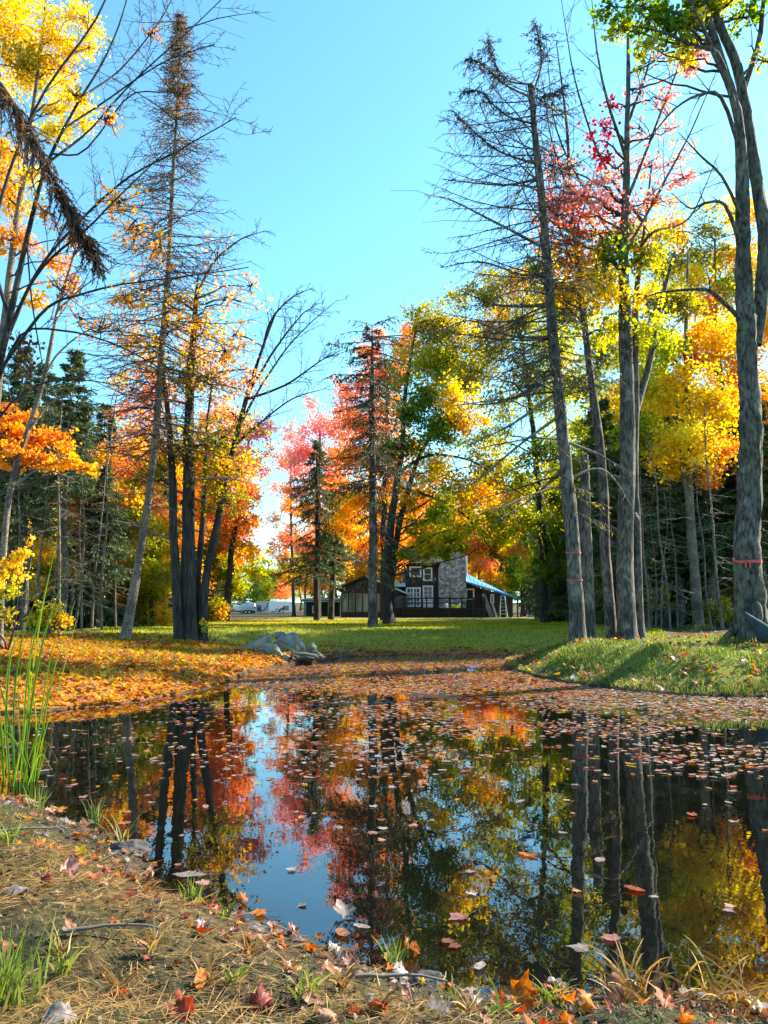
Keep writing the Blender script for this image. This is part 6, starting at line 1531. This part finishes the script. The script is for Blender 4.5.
# moss fuzz
mbn = MB(); M_MOSS = leaf_mat('moss_fuzz', [(.04, .06, .018), (.09, .12, .035), (.17, .18, .06)], .3, .7)
x, y = scatter(90000, -2.6, 2.0, 1.0, 4.0); d = shore_dist(x, y); k = (d > .08) & (R.random(len(x)) < np.clip(.5 + 1.2 * vnoise(x * 2.9, y * 2.9, 95), .1, 1)); x, y = x[k], y[k]
blades(mbn, np.column_stack([x, y, ground_h(x, y) - .002]), .008 + .014 * R.random(len(x)), .0035, 0, 1.2)
stuff(mbn.build('moss', [M_MOSS]), 'low grey green moss covering the near bank', 'moss')
mbn = MB(); x, y = scatter(26000, -2.6, 2.0, 1.0, 4.3); d = shore_dist(x, y); k = (d > .02) & (R.random(len(x)) < np.clip(.45 + 1.4 * vnoise(x * 2.4, y * 2.4, 97), .08, 1)); x, y = x[k], y[k]
n = len(x); leaves(mbn, np.column_stack([x, y, ground_h(x, y) + .004 + .006 * R.random(n)]), .014, 0, 1.6)
stuff(mbn.build('leaf_crumbs', [leaf_mat('leaf_crumb', [(.03, .02, .014), (.09, .05, .03), (.18, .10, .055), (.26, .19, .14)], .15, .8)]), 'brown crumbled leaf bits in the moss of the near bank', 'leaf bits')
# twigs
def twig(label, x, y, z, ang, Lpx, group=None):
    c = G(x, y, z); c[2] = gz(c[0], c[1]) + .012; k = c[1] / F
    q = wiggle(c, (math.cos(ang), math.sin(ang), .05), Lpx * k, 8, .1); m = MB(); m.tube(q, np.linspace(.006, .0025, 8), 5, 0); sprout(m, q, .005, 1, 3, .35, minr=.002)
    tag(m.build('twig', BK_PALETWIG, None, c), label, 'twig', group)
twig('fallen pale twig by the white frosty leaf at the far left', 0, 850, .1, .5, 60)
twig('fallen grey twig lying along the damp edge in the middle', 355, 985, .1, .2, 90)
twig('fallen twig across the moss at the lower left', 60, 970, .1, .3, 90)
twig('dark wet twig lying in the shallow water at the lower right', 590, 1012, .0, .05, 130)

# ================================================================== LIGHT, SKY, CAMERA
w = bpy.data.worlds.new('World'); S.world = w; w.use_nodes = True
nt = w.node_tree; nt.nodes.clear()
sky = nt.nodes.new('ShaderNodeTexSky'); sky.sky_type = 'NISHITA'; sky.sun_disc = False; sky.sun_elevation = SUN_EL; sky.sun_rotation = SUN_AZ
sky.altitude = 200; sky.air_density = SKY_AIR; sky.dust_density = SKY_DUST; sky.ozone_density = SKY_OZ
tint = node(nt, 'ShaderNodeMix', _data_type='RGBA', _blend_type='MULTIPLY'); tint.inputs[0].default_value = 1; tint.inputs[7].default_value = (*SKY_TINT, 1)
bg = nt.nodes.new('ShaderNodeBackground'); bg.inputs['Strength'].default_value = SKY_STR
wo = nt.nodes.new('ShaderNodeOutputWorld')
nt.links.new(sky.outputs[0], tint.inputs[6]); nt.links.new(tint.outputs[2], bg.inputs['Color']); nt.links.new(bg.outputs[0], wo.inputs['Surface'])
sl = bpy.data.lights.new('sun', 'SUN'); sl.energy = SUN_E; sl.angle = math.radians(.5); sl.color = (1.0, .88, .70)
so = bpy.data.objects.new('sun', sl); COL.objects.link(so)
sd = Vector((math.sin(SUN_AZ) * math.cos(SUN_EL), math.cos(SUN_AZ) * math.cos(SUN_EL), math.sin(SUN_EL)))
so.rotation_euler = sd.to_track_quat('Z', 'Y').to_euler(); so.location = tuple(sd * 40)
cam = bpy.data.cameras.new('camera'); co = bpy.data.objects.new('camera', cam); COL.objects.link(co)
cam.sensor_fit = 'VERTICAL'; cam.sensor_height = 24; cam.lens = 24 * F / 1024; cam.clip_start = .05; cam.clip_end = 3000
co.location = (0, 0, CAMZ); co.rotation_euler = (math.pi / 2 + PITCH, 0, 0); S.camera = co
S.view_settings.view_transform = 'Standard'; S.view_settings.look = 'None'; S.view_settings.exposure = EXPO; S.view_settings.gamma = 1
S.view_settings.use_curve_mapping = False
S.cycles.max_bounces = 8; S.cycles.diffuse_bounces = 4; S.cycles.transmission_bounces = 4; S.cycles.glossy_bounces = 3
S.cycles.use_denoising = True; S.cycles.use_adaptive_sampling = True; S.cycles.adaptive_threshold = .02
S.cycles.sample_clamp_indirect = 8
